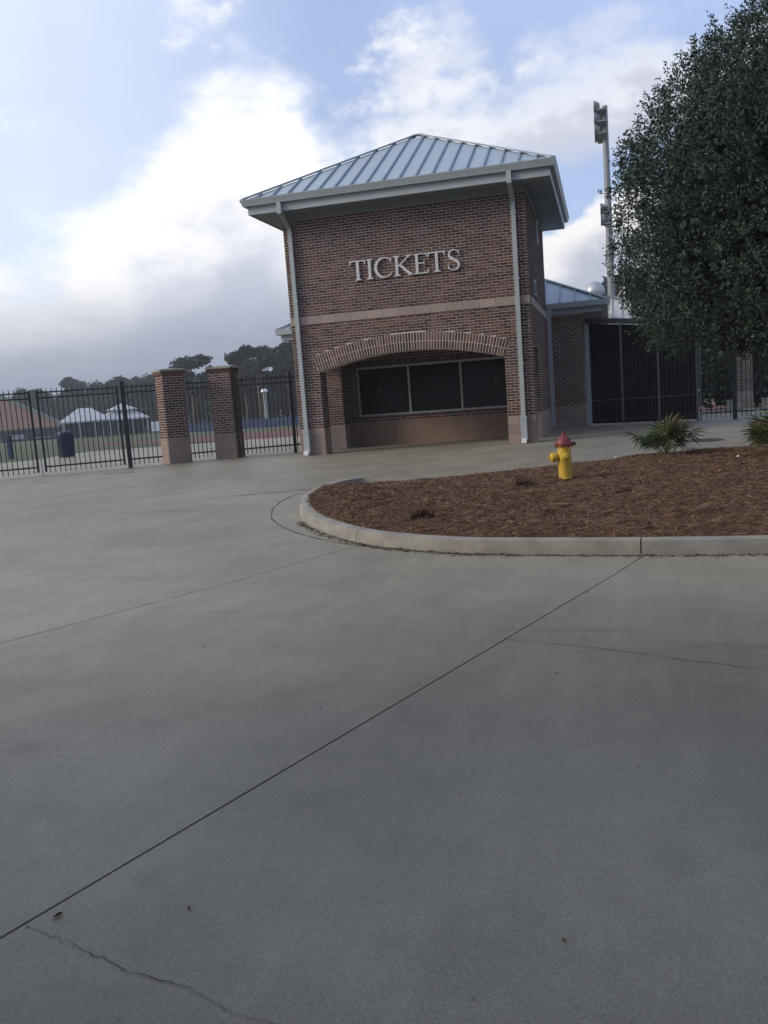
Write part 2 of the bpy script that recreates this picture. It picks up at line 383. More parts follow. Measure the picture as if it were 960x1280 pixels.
ribbon_ground('crack', [(5.86,-19.16),(6.05,-19.22),(6.3,-19.31),(6.56,-19.37),(6.7,-19.44),(6.9,-19.47),(7.2,-19.6)], 0.0026, 0.004, 'tar', lot, 0.009)
ribbon_ground('crack', [(7.05,-15.93),(7.6,-16.1),(8.12,-16.34),(8.52,-16.51),(9.6,-16.9)], 0.004, 0.004, 'tar', lot, 0.008)

# ------------------------------------------------------------------ kerbed island
def spline(pts, n=8):
    P = [Vector(p) for p in pts]; P = [P[0]*2-P[1]]+P+[P[-1]*2-P[-2]]; o = []
    for i in range(1, len(P)-2):
        for s in range(n):
            t = s/n; a, b, c, d = P[i-1], P[i], P[i+1], P[i+2]
            o.append(0.5*((2*b)+(c-a)*t+(2*a-5*b+4*c-d)*t*t+(3*b-a-3*c+d)*t**3))
    o.append(P[-2]); return o
KPTS = [(4.15,-7.22),(3.62,-7.18),(3.26,-7.62),(3.16,-8.5),(3.33,-9.5),(3.86,-10.8),(4.55,-11.8),(5.28,-12.5),(6.14,-12.93),(6.87,-13.1),(7.98,-13.25),(9.04,-13.33),(11,-13.42),(14,-13.5),(18,-13.5)]
KO = spline(KPTS, 10)
def off(path, d):
    o = []
    for i, p in enumerate(path):
        t = (path[min(i+1,len(path)-1)]-path[max(i-1,0)]).normalized(); o.append(p+Vector((-t.y, t.x))*d)
    return o
KI = off(KO, 0.16); KT = off(KO, 0.03)
curb = None
def kerb_h(i): return 0.132*min(1.0, max(0.12, i/9.0))
breaks = [0, 42, 66, 100, 113, 126, len(KO)-1]
for bi in range(len(breaks)-1):
    a, b = breaks[bi], breaks[bi+1]; mb = MB(); n = 0
    idx = list(range(a, b+1))
    for q, i in enumerate(idx):
        sh = 0.0
        if q == 0 or q == len(idx)-1:
            j = i+1 if q == 0 else i-1
            tv = (KO[j]-KO[i]).normalized()*0.006
        else: tv = Vector((0,0))
        z = gz(KO[i].y); h = kerb_h(i)
        for P, zz in ((KO[i], z-0.01), (KO[i], z+h*0.15), (KT[i], z+h*0.93), (KT[i].lerp(KI[i],0.2), z+h), (KI[i], z+h), (KI[i], z-0.01)):
            p = P+tv; mb.v.append((p.x, p.y, zz))
    for q in range(len(idx)-1):
        for r in range(5): mb.f.append((q*6+r, q*6+r+1, q*6+6+r+1, q*6+6+r))
    mb.f.append((0,1,2,3,4,5)); e = (len(idx)-1)*6; mb.f.append((e+5,e+4,e+3,e+2,e+1,e))
    if curb is None:
        curb = part('curb', mb, 'curb', None, fix=True); curb['kind'] = 'structure'; smooth_angle(curb, 50)
    else: smooth_angle(part('curb_segment', mb, 'curb', curb, fix=True), 50)
gp = [tuple(off(KO, -0.40 if i < 45 else -max(0.07, 0.40-0.012*(i-45)))[i]) for i in range(22, len(KO), 3)]
ribbon_ground('joint_filler', gp, 0.014, 0.004, 'tar', lot, 0.003, 3)
ribbon_ground('joint_filler', [(1.55,-7.93),(2.2,-7.69),(2.83,-7.46)], 0.03, 0.004, 'tar', lot, 0.004)

def interp(x, pts):
    for i in range(len(pts)-1):
        if pts[i][0] <= x <= pts[i+1][0]:
            t = (x-pts[i][0])/max(1e-6, pts[i+1][0]-pts[i][0]); return pts[i][1]*(1-t)+pts[i+1][1]*t
    return pts[0][1] if x < pts[0][0] else pts[-1][1]
low = sorted([(p.x, p.y) for i, p in enumerate(off(KO, 0.13)) if i >= 34])
BACK = [(3.28,-8.0),(3.36,-7.62),(3.6,-7.32),(4.0,-7.2),(4.33,-7.25),(5.6,-6.72),(6.63,-5.98),(7.72,-5.33),(8.29,-4.78),(9.3,-4.45),(10.56,-4.28),(14,-3.9),(18,-3.6)]
def bed_z(x, y, edge):
    n = mnoise.fractal(Vector((x*1.3, y*1.3, 3.0)), 0.6, 2.0, 5)*0.05 + mnoise.noise(Vector((x*6, y*6, 1)))*0.018
    a_, b_ = interp(x, low), interp(x, BACK); t_ = min(1.0, max(0.0, (y-a_)/max(0.1, b_-a_)))
    z0 = gz(y)+0.112*(1-t_)+0.02*t_+0.085*math.sin(PI*t_)-0.05*max(0.0, 1-math.hypot(x-3.5, y+7.7)/0.7); e = min(1.0, edge/0.5)
    return z0 + e*(0.045*(1-0.6*t_)+n*(1-0.5*t_)) - (0.02 if edge < 0.05 else 0)
def bed_edge(x, y):
    return min(y-interp(x, low), interp(x, BACK)-y, (x-3.3))
NX, NY = 210, 130
xs = np.concatenate([np.linspace(3.32, 12.5, NX-20), np.linspace(12.6, 18, 20)])
vs = []; fs = []
for i, x in enumerate(xs):
    a, b = interp(x, low), interp(x, BACK)
    for j in range(NY+1):
        t = j/NY; y = a+(b-a)*t
        z = bed_z(x, y, max(0.0, bed_edge(x, y)))
        if t > 0.93: z = z*(1-(t-0.93)/0.07)+(gz(y)-0.01)*((t-0.93)/0.07)
        vs.append((x, y, z))
for i in range(len(xs)-1):
    for j in range(NY):
        o = i*(NY+1)+j; fs.append((o, o+NY+1, o+NY+2, o+1))
mb = MB(); mb.v = vs; mb.f = fs
bed = part('mulch_bed', mb, 'mulch', None, smooth=True); bed['kind'] = 'structure'
# straw
n = 80000; x = 3.4+rng.random(n)**1.1*9.2; tt = rng.random(n)
y = np.array([interp(a, low)+(interp(a, BACK)-interp(a, low)+0.05)*t for a, t in zip(x, tt)])
z = np.array([bed_z(a, b, max(0.0, bed_edge(a, b))) for a, b in zip(x, y)])+0.012*rng.random(n)
z = np.where(tt > 0.94, z*0.4+np.array([gz(b)+0.01 for b in y])*0.6, z)
ang = rng.random(n)*2*PI; ln = 0.04+0.10*rng.random(n); ti = rng.normal(size=n)*0.22; w = 0.0035+0.003*rng.random(n)
d = np.stack([np.cos(ang)*np.cos(ti), np.sin(ang)*np.cos(ti), np.sin(ti)], 1); q = np.stack([-np.sin(ang), np.cos(ang), 0.4*rng.normal(size=n)], 1)
p0 = np.stack([x, y, z], 1)
v = np.stack([p0-d*ln[:,None]/2-q*w[:,None]/2, p0-d*ln[:,None]/2+q*w[:,None]/2, p0+d*ln[:,None]/2+q*w[:,None]/2, p0+d*ln[:,None]/2-q*w[:,None]/2], 1).reshape(-1,3)
st = link('pine_straw', mesh_np('pine_straw', v, np.arange(n*4).reshape(n,4), 'straw'))
tag(st, 'rust brown pine straw strewn over the planting bed', 'pine straw', kind='stuff')
# straw and dirt gathered in the gutter at the kerb foot
KF = off(KO, -0.045); n = 1500; ii = (50+(len(KF)-52)*rng.random(n)**1.2).astype(int)
px_ = np.array([KF[i].x for i in ii])+rng.normal(size=n)*0.035; py_ = np.array([KF[i].y for i in ii])-np.abs(rng.normal(size=n))*0.045
pz_ = np.array([gz(b) for b in py_])+0.006
v, qd = leaf_cards(np.stack([px_, py_, pz_], 1), 0.05, 0.008, np.stack([rng.normal(size=n), rng.normal(size=n), np.zeros(n)], 1)*2, 0.3)
v[:,2] = np.maximum(np.minimum(v[:,2], np.repeat(pz_, 4)+0.012), np.repeat(pz_, 4)-0.003)
tag(link('gutter_litter', mesh_np('gutter_litter', v, qd, 'tuft')), 'thin line of dead straw and dirt gathered at the foot of the kerb', 'litter', kind='stuff')
# dead tufts in the bed
for tx, ty, r, lab in ((5.68,-11.93,0.11,'dark dead grass tuft near the curved kerb in the mulch'),(6.6,-9.5,0.12,'dark dead grass tuft left of the yellow hydrant'),
                  (7.9,-10.6,0.09,'low dark tuft in the mulch in front of the hydrant'),(9.12,-5.95,0.15,'grey dry tuft at the foot of the small fan palm')):
    n = 420; zz = bed_z(tx, ty, 1.0)
    pos = np.stack([tx+rng.normal(size=n)*r*0.42, ty+rng.normal(size=n)*r*0.42, np.full(n, zz)-0.01], 1)
    dirv = np.stack([(pos[:,0]-tx)/r, (pos[:,1]-ty)/r, 0.75*np.ones(n)], 1)
    v, qd = leaf_cards(pos, r*0.85, 0.010, dirv*0.8, 0.8)
    o = link('dead_tuft', mesh_np('dead_tuft', v-np.array([tx,ty,zz]), qd, 'tuft'), None, (tx,ty,zz)); tag(o, lab, 'dry plant', 'dead tufts in the mulch')

# ------------------------------------------------------------------ brickwork
CO = 0.06773; BL = 0.2032; JT = 0.0150
def courses(z0, z1): 
    return int(round(z0/CO)), int(round(z1/CO))
def face_bricks(org, u, nrm, ulen, c0, c1, keep, bl=BL, shift=0):
    """list of (u0,u1,z0,z1) -> oriented brick boxes on the plane org + u*s; keep(zmid) gives intervals"""
    out = []
    for c in range(c0, c1):
        z0 = c*CO+JT*0.5; z1 = (c+1)*CO-JT*0.5; off_ = (0.5*bl if (c+shift) % 2 else 0.0)
        for a, b in keep((z0+z1)/2):
            j = math.floor((a-off_)/bl)
            while off_+j*bl < b:
                s0 = max(a, off_+j*bl+JT/2); s1 = min(b, off_+(j+1)*bl-JT/2)
                if s1-s0 > 0.035: out.append((s0, s1, z0, z1))
                j += 1
    O = Vector(org); U = Vector(u); Nn = Vector(nrm)
    return [(O+U*s0, O+U*s1, Nn, z0, z1) for s0, s1, z0, z1 in out]
PR = 0.007; BK = 0.03
def brick_box(mb, b, org=(0,0,0)):
    p0, p1, n, z0, z1 = b; e = random.uniform(-0.0015, 0.002)
    a = p0-n*BK; c = p1-n*BK; d = p1+n*(PR+e); f = p0+n*(PR+e)
    t = [(q.x-org[0], q.y-org[1]) for q in (a, c, d, f)]
    mb.add([(*q, z0-org[2]) for q in t]+[(*q, z1-org[2]) for q in t], [(0,1,2,3),(7,6,5,4),(0,4,5,1),(1,5,6,2),(2,6,7,3),(3,7,4,0)])
_bc = {}
def brick_objs(bl, parent, org, name='brick'):
    for b in bl:
        p0, p1, n, z0, z1 = b; w = (p1-p0).length; h = z1-z0
        kk = (round(w, 3), round(h, 3))
        if kk not in _bc:
            m = MB().box(-w/2, w/2, -PR, BK, -h/2, h/2); _bc[kk] = m.data('brick', 'brick')
        ang = math.atan2((p1-p0).y, (p1-p0).x)
        # local -Y must be the outward normal
        tv = Vector((math.sin(ang), -math.cos(ang), 0))
        if tv.dot(n) < 0: ang += PI
        c = (p0+p1)/2; e = random.uniform(-0.0015, 0.002)
        link(name, _bc[kk], parent, (c.x+n.x*e-org[0], c.y+n.y*e-org[1], (z0+z1)/2-org[2]), (0,0,ang))
def brick_stuff(bl, parent, org):
    mb = MB()
    for b in bl: brick_box(mb, b)
    o = part('brick', mb, 'brick', parent, org, fix=True); o['kind'] = 'stuff'; return o

# ------------------------------------------------------------------ ticket building
WD, DP, TOP = 6.05, 5.9, 87*CO
ORG = (3.025, 0.0, 0.0)
tb = thing('ticket_booth', ORG, 'two storey brick ticket building with arched porch and pale metal hip roof', 'ticket booth')
RA, ZC = 7.95, 2.465-7.95; XC = WD/2; HS = 2.365; PT = 0.5
def arch_z(x, r=RA): return ZC+math.sqrt(max(0, r*r-(x-XC)**2))
ROUT = RA+0.425
mb = MB()
WT = TOP+0.15
# front slab: piers and spandrel
mb.box(0, 0.66, 0, PT, 0, WT); mb.box(5.39, WD, 0, PT, 0, WT)
ns = 28; xsn = [0.66+(5.39-0.66)*i/ns for i in range(ns+1)]
for i in range(ns):
    x0, x1 = xsn[i], xsn[i+1]; z0, z1 = arch_z(x0), arch_z(x1)
    mb.add([(x0,0,z0),(x1,0,z1),(x1,0,WT),(x0,0,WT),(x0,PT,z0),(x1,PT,z1),(x1,PT,WT),(x0,PT,WT)], [(0,1,2,3),(7,6,5,4),(0,4,5,1),(3,2,6,7)])
# side lintels, rear body, ceiling
for xa, xb in ((0,0.3),(WD-0.3,WD)): mb.box(xa, xb, PT, 2.0, 2.37, WT)
for xa, xb in ((0,0.61),(WD-0.61,WD)): mb.box(xa, xb, 2.0, DP, 0, WT)
mb.box(0.61, WD-0.61, DP-0.3, DP, 0, WT)
mb.box(0.61, WD-0.61, 2.87, 3.05, 0, 0.842); mb.box(0.61, WD-0.61, 2.87, 3.05, 2.235, 3.2)
mb.box(0.61, 0.835, 2.87, 3.05, 0.842, 2.235); mb.box(5.305, WD-0.61, 2.87, 3.05, 0.842, 2.235)
wall = part('wall', mb, 'mortar', tb, ORG)
part('ceiling', MB().box(0.302, WD-0.302, PT+0.002, 2.868, 2.96, 3.1), 'inner', tb, ORG)
# bricks -----------------------------------------------------------
B1 = 10
def front_keep(z):
    if 49*CO < z < 52*CO: return []
    # outer arch ring
    if z < ZC+ROUT and z > arch_z(0.66)-0.02:
        dx = math.sqrt(max(0, ROUT*ROUT-(z-ZC)**2)); th = math.asin(HS/RA)
        zsp_o = ZC+ROUT*math.cos(th)
        if z < zsp_o:      # beside the skewback
            t = (z-arch_z(0.66))/max(1e-6, zsp_o-arch_z(0.66)); xl = 0.66-ROUT*math.sin(th)*0-(0.425*math.sin(th))*t
        else: xl = XC-dx
        xl -= 0.006
        return [(0.004, xl), (WD-xl, WD-0.004)]
    if z <= arch_z(0.66): return [(0.004, 0.656), (5.394, WD-0.004)]
    return [(0.004, WD-0.004)]
front = face_bricks((0,0,0), (1,0,0), (0,-1,0), WD, B1, 87, front_keep)
def side_keep(z):
    if 49*CO < z < 52*CO: return []
    if z < 2.37: return [(0.004, PT-0.004), (2.004, DP)]
    return [(0.004, DP)]
right = face_bricks((WD,0,0), (0,1,0), (1,0,0), DP, B1, 87, side_keep, shift=1)
left = face_bricks((0,0,0), (0,1,0), (-1,0,0), DP, B1, 87, side_keep, shift=1)
inn = []
inn += face_bricks((0.66,0,0), (0,1,0), (1,0,0), PT, B1, 31, lambda z: [(0.004, PT-0.004)], shift=1)
inn += face_bricks((5.39,0,0), (0,1,0), (-1,0,0), PT, B1, 31, lambda z: [(0.004, PT-0.004)], shift=1)
inn += face_bricks((0,2.0,0), (1,0,0), (0,-1,0), 0.61, B1, 43, lambda z: [(0.004, 0.606)])
inn += face_bricks((WD-0.61,2.0,0), (1,0,0), (0,-1,0), 0.61, B1, 43, lambda z: [(0.004, 0.606)])
inn += face_bricks((0.61,2.0,0), (0,1,0), (1,0,0), 0.87, B1, 43, lambda z: [(0.004, 0.86)], shift=1)
inn += face_bricks((WD-0.61,2.0,0), (0,1,0), (-1,0,0), 0.87, B1, 43, lambda z: [(0.004, 0.86)], shift=1)
inn += face_bricks((0.61,2.87,0), (1,0,0), (0,-1,0), 4.83, 10, 11, lambda z: [(0.01, 4.82)])
inn += face_bricks((0.61,2.87,0), (1,0,0), (0,-1,0), 4.83, 36, 43, lambda z: [(0.01, 4.82)])
inn += face_bricks((0.61,2.87,0), (1,0,0), (0,-1,0), 4.83, 12, 33, lambda z: [(0.01, 0.22), (4.70, 4.82)])
def soldiers(z0, z1):
    n = int(4.83/0.0703); return [(Vector((0.61+0.0703*i+0.005,2.87,0)), Vector((0.61+0.0703*(i+1)-0.005,2.87,0)), Vector((0,-1,0)), z0, z1) for i in range(n)]
inn += soldiers(11*CO+0.005, 0.838); inn += soldiers(2.24, 36*CO-0.005)
cv = Vector(CAM)
key = lambda b: ((b[0]+b[1])/2+Vector((0,0,(b[3]+b[4])/2))-cv).length/max(0.05, (b[1]-b[0]).length)
full = sorted(front, key=key)
brick_objs(full[:300], wall, ORG)
brick_stuff(full[300:]+right+left+inn, wall, ORG)
# arch ring: two rings of brick on edge, each brick an object
th0 = math.asin(HS/RA); nv = 68
def vouss(name, r0, r1, t0, t1, y0=-0.016, y1=0.1):
    c = []
    for r, t in ((r0,t0),(r0,t1),(r1,t1),(r1,t0)): c.append((XC+r*math.sin(t), ZC+r*math.cos(t)))
    me = MB().add([(x-ORG[0], y0, z) for x, z in c]+[(x-ORG[0], y1, z) for x, z in c], [(0,1,2,3),(7,6,5,4),(0,4,5,1),(1,5,6,2),(2,6,7,3),(3,7,4,0)])
    return me
mbm = MB()
for i in range(40):     # mortar bed behind the ring
    t0, t1 = -th0+2*th0*i/40, -th0+2*th0*(i+1)/40
    c = [(XC+r*math.sin(t), ZC+r*math.cos(t)) for r, t in ((RA+0.002,t0),(RA+0.002,t1),(ROUT,t1),(ROUT,t0))]
    mbm.add([(x,-0.0115,z) for x, z in c]+[(x,0.02,z) for x, z in c], [(0,1,2,3),(7,6,5,4),(0,4,5,1),(1,5,6,2),(2,6,7,3),(3,7,4,0)])
arch = part('arch', mbm, 'mortar', tb, ORG, fix=True)
for r0, r1 in ((RA+0.0, RA+0.205), (RA+0.217, RA+0.42)):
    for i in range(nv):
        t0 = -th0+2*th0*(i+0.14)/nv; t1 = -th0+2*th0*(i+0.86)/nv
        mbv = vouss('brick', r0, r1, t0, t1)
        me = mbv.data('brick', 'brick'); fixn(me); link('brick', me, arch)
# belt course and base blocks
def block_row(u0, u1, n, z0, z1, fn, name, m, gap=0.006, parent=tb, hh=0.0):
    for i in range(n):
        a = u0+(u1-u0)*i/n+gap/2; b = u0+(u1-u0)*(i+1)/n-gap/2
        mbq = MB(); fn(mbq, a, b, z0+gap/2, z1-gap/2); part(name, mbq, m, parent, ORG)
bz0, bz1 = 49*CO, 52*CO
block_row(0, WD, 15, bz0, bz1, lambda q,a,b,z0,z1: q.box(a,b,-0.02,0.03,z0,z1), 'belt_block', 'belt')
block_row(0.035, DP, 14, bz0, bz1, lambda q,a,b,z0,z1: q.box(WD-0.03,WD+0.02,a,b,z0,z1), 'belt_block', 'belt')
block_row(0.035, DP, 14, bz0, bz1, lambda q,a,b,z0,z1: q.box(-0.02,0.03,a,b,z0,z1), 'belt_block', 'belt')
BH = 10*CO
for r in range(3):
    z0, z1 = BH*r/3, BH*(r+1)/3; e = 0.0
    for xa, xb in ((-0.012,0.672),(5.378,WD+0.012)):
        h = (xb-xa)*(0.62 if r % 2 else 0.4)
        for a, b in ((xa, xa+h), (xa+h, xb)):
            part('base_block', MB().box(a+0.002, b-0.002, -0.012, PT+0.01, z0+0.002, z1-0.002), 'block', tb, ORG)
    for xa, xb in ((-0.012,0.622),(WD-0.622,WD+0.012)):
        part('base_block', MB().box(xa, xb, 1.99, 2.4+0.2*(r%2), z0+0.002, z1-0.002), 'block', tb, ORG)
        part('base_block', MB().box(xa, xb, 2.405+0.2*(r%2), DP-0.01, z0+0.002, z1-0.002), 'block', tb, ORG)
for i in range(4):
    w = (4.83-0.024)/4
    part('base_panel', MB().box(0.623+w*i+0.001, 0.623+w*(i+1)-0.001, 2.855, 2.9, 0, BH-0.002), 'blockback', tb, ORG)
# ticket windows
FX = [0.84, 2.33, 3.82, 5.30]; FZ0, FZ1 = 0.845, 2.232
for i in range(3):
    a, b = FX[i], FX[i+1]; fr = MB(); t = 0.028
    fr.box(a, a+t, 2.885, 2.96, FZ0, FZ1); fr.box(b-t, b, 2.885, 2.96, FZ0, FZ1)
    fr.box(a+t, b-t, 2.885, 2.96, FZ0, FZ0+0.045); fr.box(a+t, b-t, 2.885, 2.96, FZ1-0.05, FZ1)
    w = part('ticket_window', fr, 'alu', tb, ORG)
    part('pane', MB().box(a+t+0.001, b-t-0.001, 2.93, 2.942, FZ0+0.046, FZ1-0.051), 'glass', w, ORG)
    if i != 1:
        dx = a+0.60 if i == 0 else a+0.98; dz = 1.56 if i == 0 else 1.60
        d = MB(); n = 20
        for j in range(n):
            t0, t1 = 2*PI*j/n, 2*PI*(j+1)/n
            rr = (0.075, 0.05) if i == 0 else ((0.085 if j % 4 < 2 else 0.06), 0.035)
            d.add([(dx+r*math.cos(t), 2.9265, dz+r*math.sin(t)) for r, t in ((rr[0],t0),(rr[0],t1),(rr[1],t1),(rr[1],t0))]+
                  [(dx+r*math.cos(t), 2.9298, dz+r*math.sin(t)) for r, t in ((rr[0],t0),(rr[0],t1),(rr[1],t1),(rr[1],t0))], [(0,1,2,3),(7,6,5,4)])
        part('decal', d, 'decal', w, ORG)
# side vents high on the right wall
for y0, y1, z0, z1 in ((2.75,3.35,5.15,5.72),(1.2,1.75,3.62,4.0)):
    v_ = part('side_vent', MB().box(WD+0.002, WD+0.05, y0, y1, z0, z1), 'trim', tb, ORG)
    part('louver', MB().box(WD+0.051, WD+0.055, y0+0.05, y1-0.05, z0+0.05, z1-0.05), 'black', v_, ORG)
# eaves
OV = 0.78; ZG0, ZG1 = 6.225, 6.385
def ring(mb, o0, o1, z0, z1):     # square ring between overhang o0 (inner) and o1 (outer)
    mb.box(-o1, WD+o1, -o1, -o0, z0, z1); mb.box(-o1, WD+o1, DP+o0, DP+o1, z0, z1)
    mb.box(-o1, -o0, -o0, DP+o0, z0, z1); mb.box(WD+o0, WD+o1, -o0, DP+o0, z0, z1)
def kgutter(mb, o0, o1, z0, z1):   # K-profile gutter, leaning face and rolled lip
    pr = [(o0, z0), (o1-0.045, z0), (o1-0.03, z0+0.05), (o1-0.004, z1-0.04), (o1+0.004, z1-0.02), (o1+0.004, z1), (o1-0.012, z1), (o1-0.014, z1-0.015), (o0, z1-0.015)]
    k_ = len(pr); o = len(mb.v)
    for cx, cy, sx, sy in ((0,0,-1,-1),(WD,0,1,-1),(WD,DP,1,1),(0,DP,-1,1)):
        for a, z in pr: mb.v.append((cx+sx*a, cy+sy*a, z))
    for c in range(4):
        d = (c+1) % 4
        for j in range(k_):
            j2 = (j+1) % k_; mb.f.append((o+c*k_+j, o+d*k_+j, o+d*k_+j2, o+c*k_+j2))
g_ = MB(); kgutter(g_, 0.645, OV, ZG0, ZG1); part('gutter', g_, 'trim', tb, ORG, fix=True)
f_ = MB(); ring(f_, 0.605, 0.64, 6.03, 6.30); part('fascia', f_, 'trim', tb, ORG)
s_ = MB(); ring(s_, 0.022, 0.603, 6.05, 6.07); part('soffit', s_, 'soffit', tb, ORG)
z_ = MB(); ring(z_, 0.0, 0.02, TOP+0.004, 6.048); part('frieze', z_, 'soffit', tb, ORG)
# roof
ZE, ZP = 6.36, 8.31; RO = 0.74
def hip_roof(parent, org, x0, x1, y0, y1, ze, slope, pitch, seam_m='seam', pan_m='roof', faces=4):
    """hip roof with a flat deck mesh, pans between raised seams, hip caps"""
    wx, wy = x1-x0, y1-y0; h = min(wx, wy)/2
    if wx >= wy: R0, R1 = Vector((x0+h, y0+h, ze+h*slope)), Vector((x1-h, y0+h, ze+h*slope))
    else: R0, R1 = Vector((x0+h, y0+h, ze+h*slope)), Vector((x0+h, y1-h, ze+h*slope))
    A, B_, Cc, D = [Vector(p) for p in ((x0,y0,ze),(x1,y0,ze),(x1,y1,ze),(x0,y1,ze))]
    deck = MB(); dz = Vector((0,0,-0.03))
    vs = [A+dz, B_+dz, Cc+dz, D+dz, R0+dz, R1+dz]
    if wx >= wy: deck.add(vs, [(0,1,5,4),(1,2,5),(2,3,4,5),(3,0,4),(3,2,1,0)])
    else: deck.add(vs, [(0,1,4),(1,2,5,4),(2,3,5),(3,0,4,5),(3,2,1,0)])
    roof = part('roof', deck, 'seam', parent, org)
    sides = [(A, B_), (B_, Cc), (Cc, D), (D, A)]
    for k_, (P, Q) in enumerate(sides[:faces]):
        u = (Q-P).normalized(); Ln = (Q-P).length; inn_ = Vector((-u.y, u.x, 0)); sl = (inn_+Vector((0,0,slope))).normalized(); nn = u.cross(sl)
        n = max(2, round(Ln/pitch)); st_ = Ln/n
        hh = lambda t: min(t, Ln-t, h)
        for i in range(n):
            t0, t1 = i*st_+0.012, (i+1)*st_-0.012
            ts = [t0] + ([Ln/2] if t0 < Ln/2 < t1 and Ln/2 <= h+1e-6 else []) + [t1]
            up_ = [P+u*t+(inn_+Vector((0,0,slope)))*max(0.0, hh(t)-0.02) for t in ts]
            lo_ = [P+u*t1, P+u*t0]
            lp = up_+lo_; m_ = MB(); k2 = len(lp); dn = nn*-0.02
            m_.add([p for p in lp]+[p+dn for p in lp], [tuple(range(k2)), tuple(range(2*k2-1, k2-1, -1))]+[(j, (j+1)%k2, k2+(j+1)%k2, k2+j) for j in range(k2)])
            part('roof_panel', m_, pan_m, roof, org, fix=True)
        for i in range(1, n):
            t = i*st_; a = P+u*t; b = a+(inn_+Vector((0,0,slope)))*max(0.05, hh(t)-0.03)
            part('seam', MB().obox(a+nn*0.014, b+nn*0.014, 0.038, 0.055, nn), seam_m, roof, org)
    for P, Q in ((A,R0),(B_,R1 if wx >= wy else R0),(Cc,R1),(D,R0 if wx >= wy else R1)):
        part('hip_cap', MB().obox(P+Vector((0,0,0.035)), Q+Vector((0,0,0.04)), 0.12, 0.035), seam_m, roof, org)
    if (R1-R0).length > 0.1: part('ridge_cap', MB().obox(R0+Vector((0,0,0.03)), R1+Vector((0,0,0.03)), 0.14, 0.035), seam_m, roof, org)
    return roof
hip_roof(tb, ORG, -RO, WD+RO, -RO, DP+RO, ZE, (ZP-ZE)/(DP/2+RO), 0.40)
# downspouts
def downspout(x, w=0.105):
    d = MB(); y0, y1 = -0.115, -0.022
    d.box(x-w/2, x+w/2, y0, y1, 0.66, 5.72)
    a, b = (x, -0.07, 5.71), (x, -0.66, 5.99)
    d.obox((x,-0.07,5.70), (x,-0.66,5.985), w*0.98, 0.09); 
    d.box(x-w/2-0.002, x+w/2+0.002, -0.745, -0.642, 5.96, 6.222)
    s = part('downspout', d, 'trim', tb, ORG)
    bt = MB(); bt.box(x-0.075, x+0.075, -0.155, -0.014, 0.10, 0.665); bt.box(x-0.085, x+0.085, -0.165, -0.014, 0.60, 0.64)
    part('downspout_boot', bt, 'trim', s, ORG)
    sh = MB().hexa([(x-0.06,-0.27,0.02),(x+0.06,-0.27,0.02),(x+0.06,-0.04,0.06),(x-0.06,-0.04,0.06)], [(x-0.06,-0.27,0.10),(x+0.06,-0.27,0.10),(x+0.06,-0.04,0.14),(x-0.06,-0.04,0.14)])
    part('spout', sh, 'white', s, ORG)
    for z in (1.9, 3.9, 5.4): part('strap', MB().box(x-w/2-0.02, x+w/2+0.02, y0-0.004, -0.008, z, z+0.035), 'trim', s, ORG)
downspout(0.20); downspout(5.77)

# ------------------------------------------------------------------ TICKETS sign (serif capitals standing off the brick)
def ribbon2(P, wds):
    Lp, Rp = [], []
    for i, (x, z) in enumerate(P):
        a = P[max(i-1,0)]; b = P[min(i+1,len(P)-1)]; d = Vector((b[0]-a[0], b[1]-a[1])).normalized(); n = Vector((-d.y, d.x))*wds[i]/2
        Lp.append((x+n.x, z+n.y)); Rp.append((x-n.x, z-n.y))
    return [[Lp[i], Lp[i+1], Rp[i+1], Rp[i]] for i in range(len(P)-1)]
def R4(x0, z0, x1, z1): return [(x0,z0),(x1,z0),(x1,z1),(x0,z1)]
def serif(cx, z, w, t, upw, stem):       # bracketed slab serif
    s = 1 if upw else -1
    return [[(cx-w/2,z),(cx+w/2,z),(cx+w/2,z+s*t),(cx-w/2,z+s*t)], [(cx-stem/2-0.03,z+s*t),(cx+stem/2+0.03,z+s*t),(cx+stem/2,z+s*(t+0.03)),(cx-stem/2,z+s*(t+0.03))]]
H = 0.48; ST = 0.066; TH = 0.026
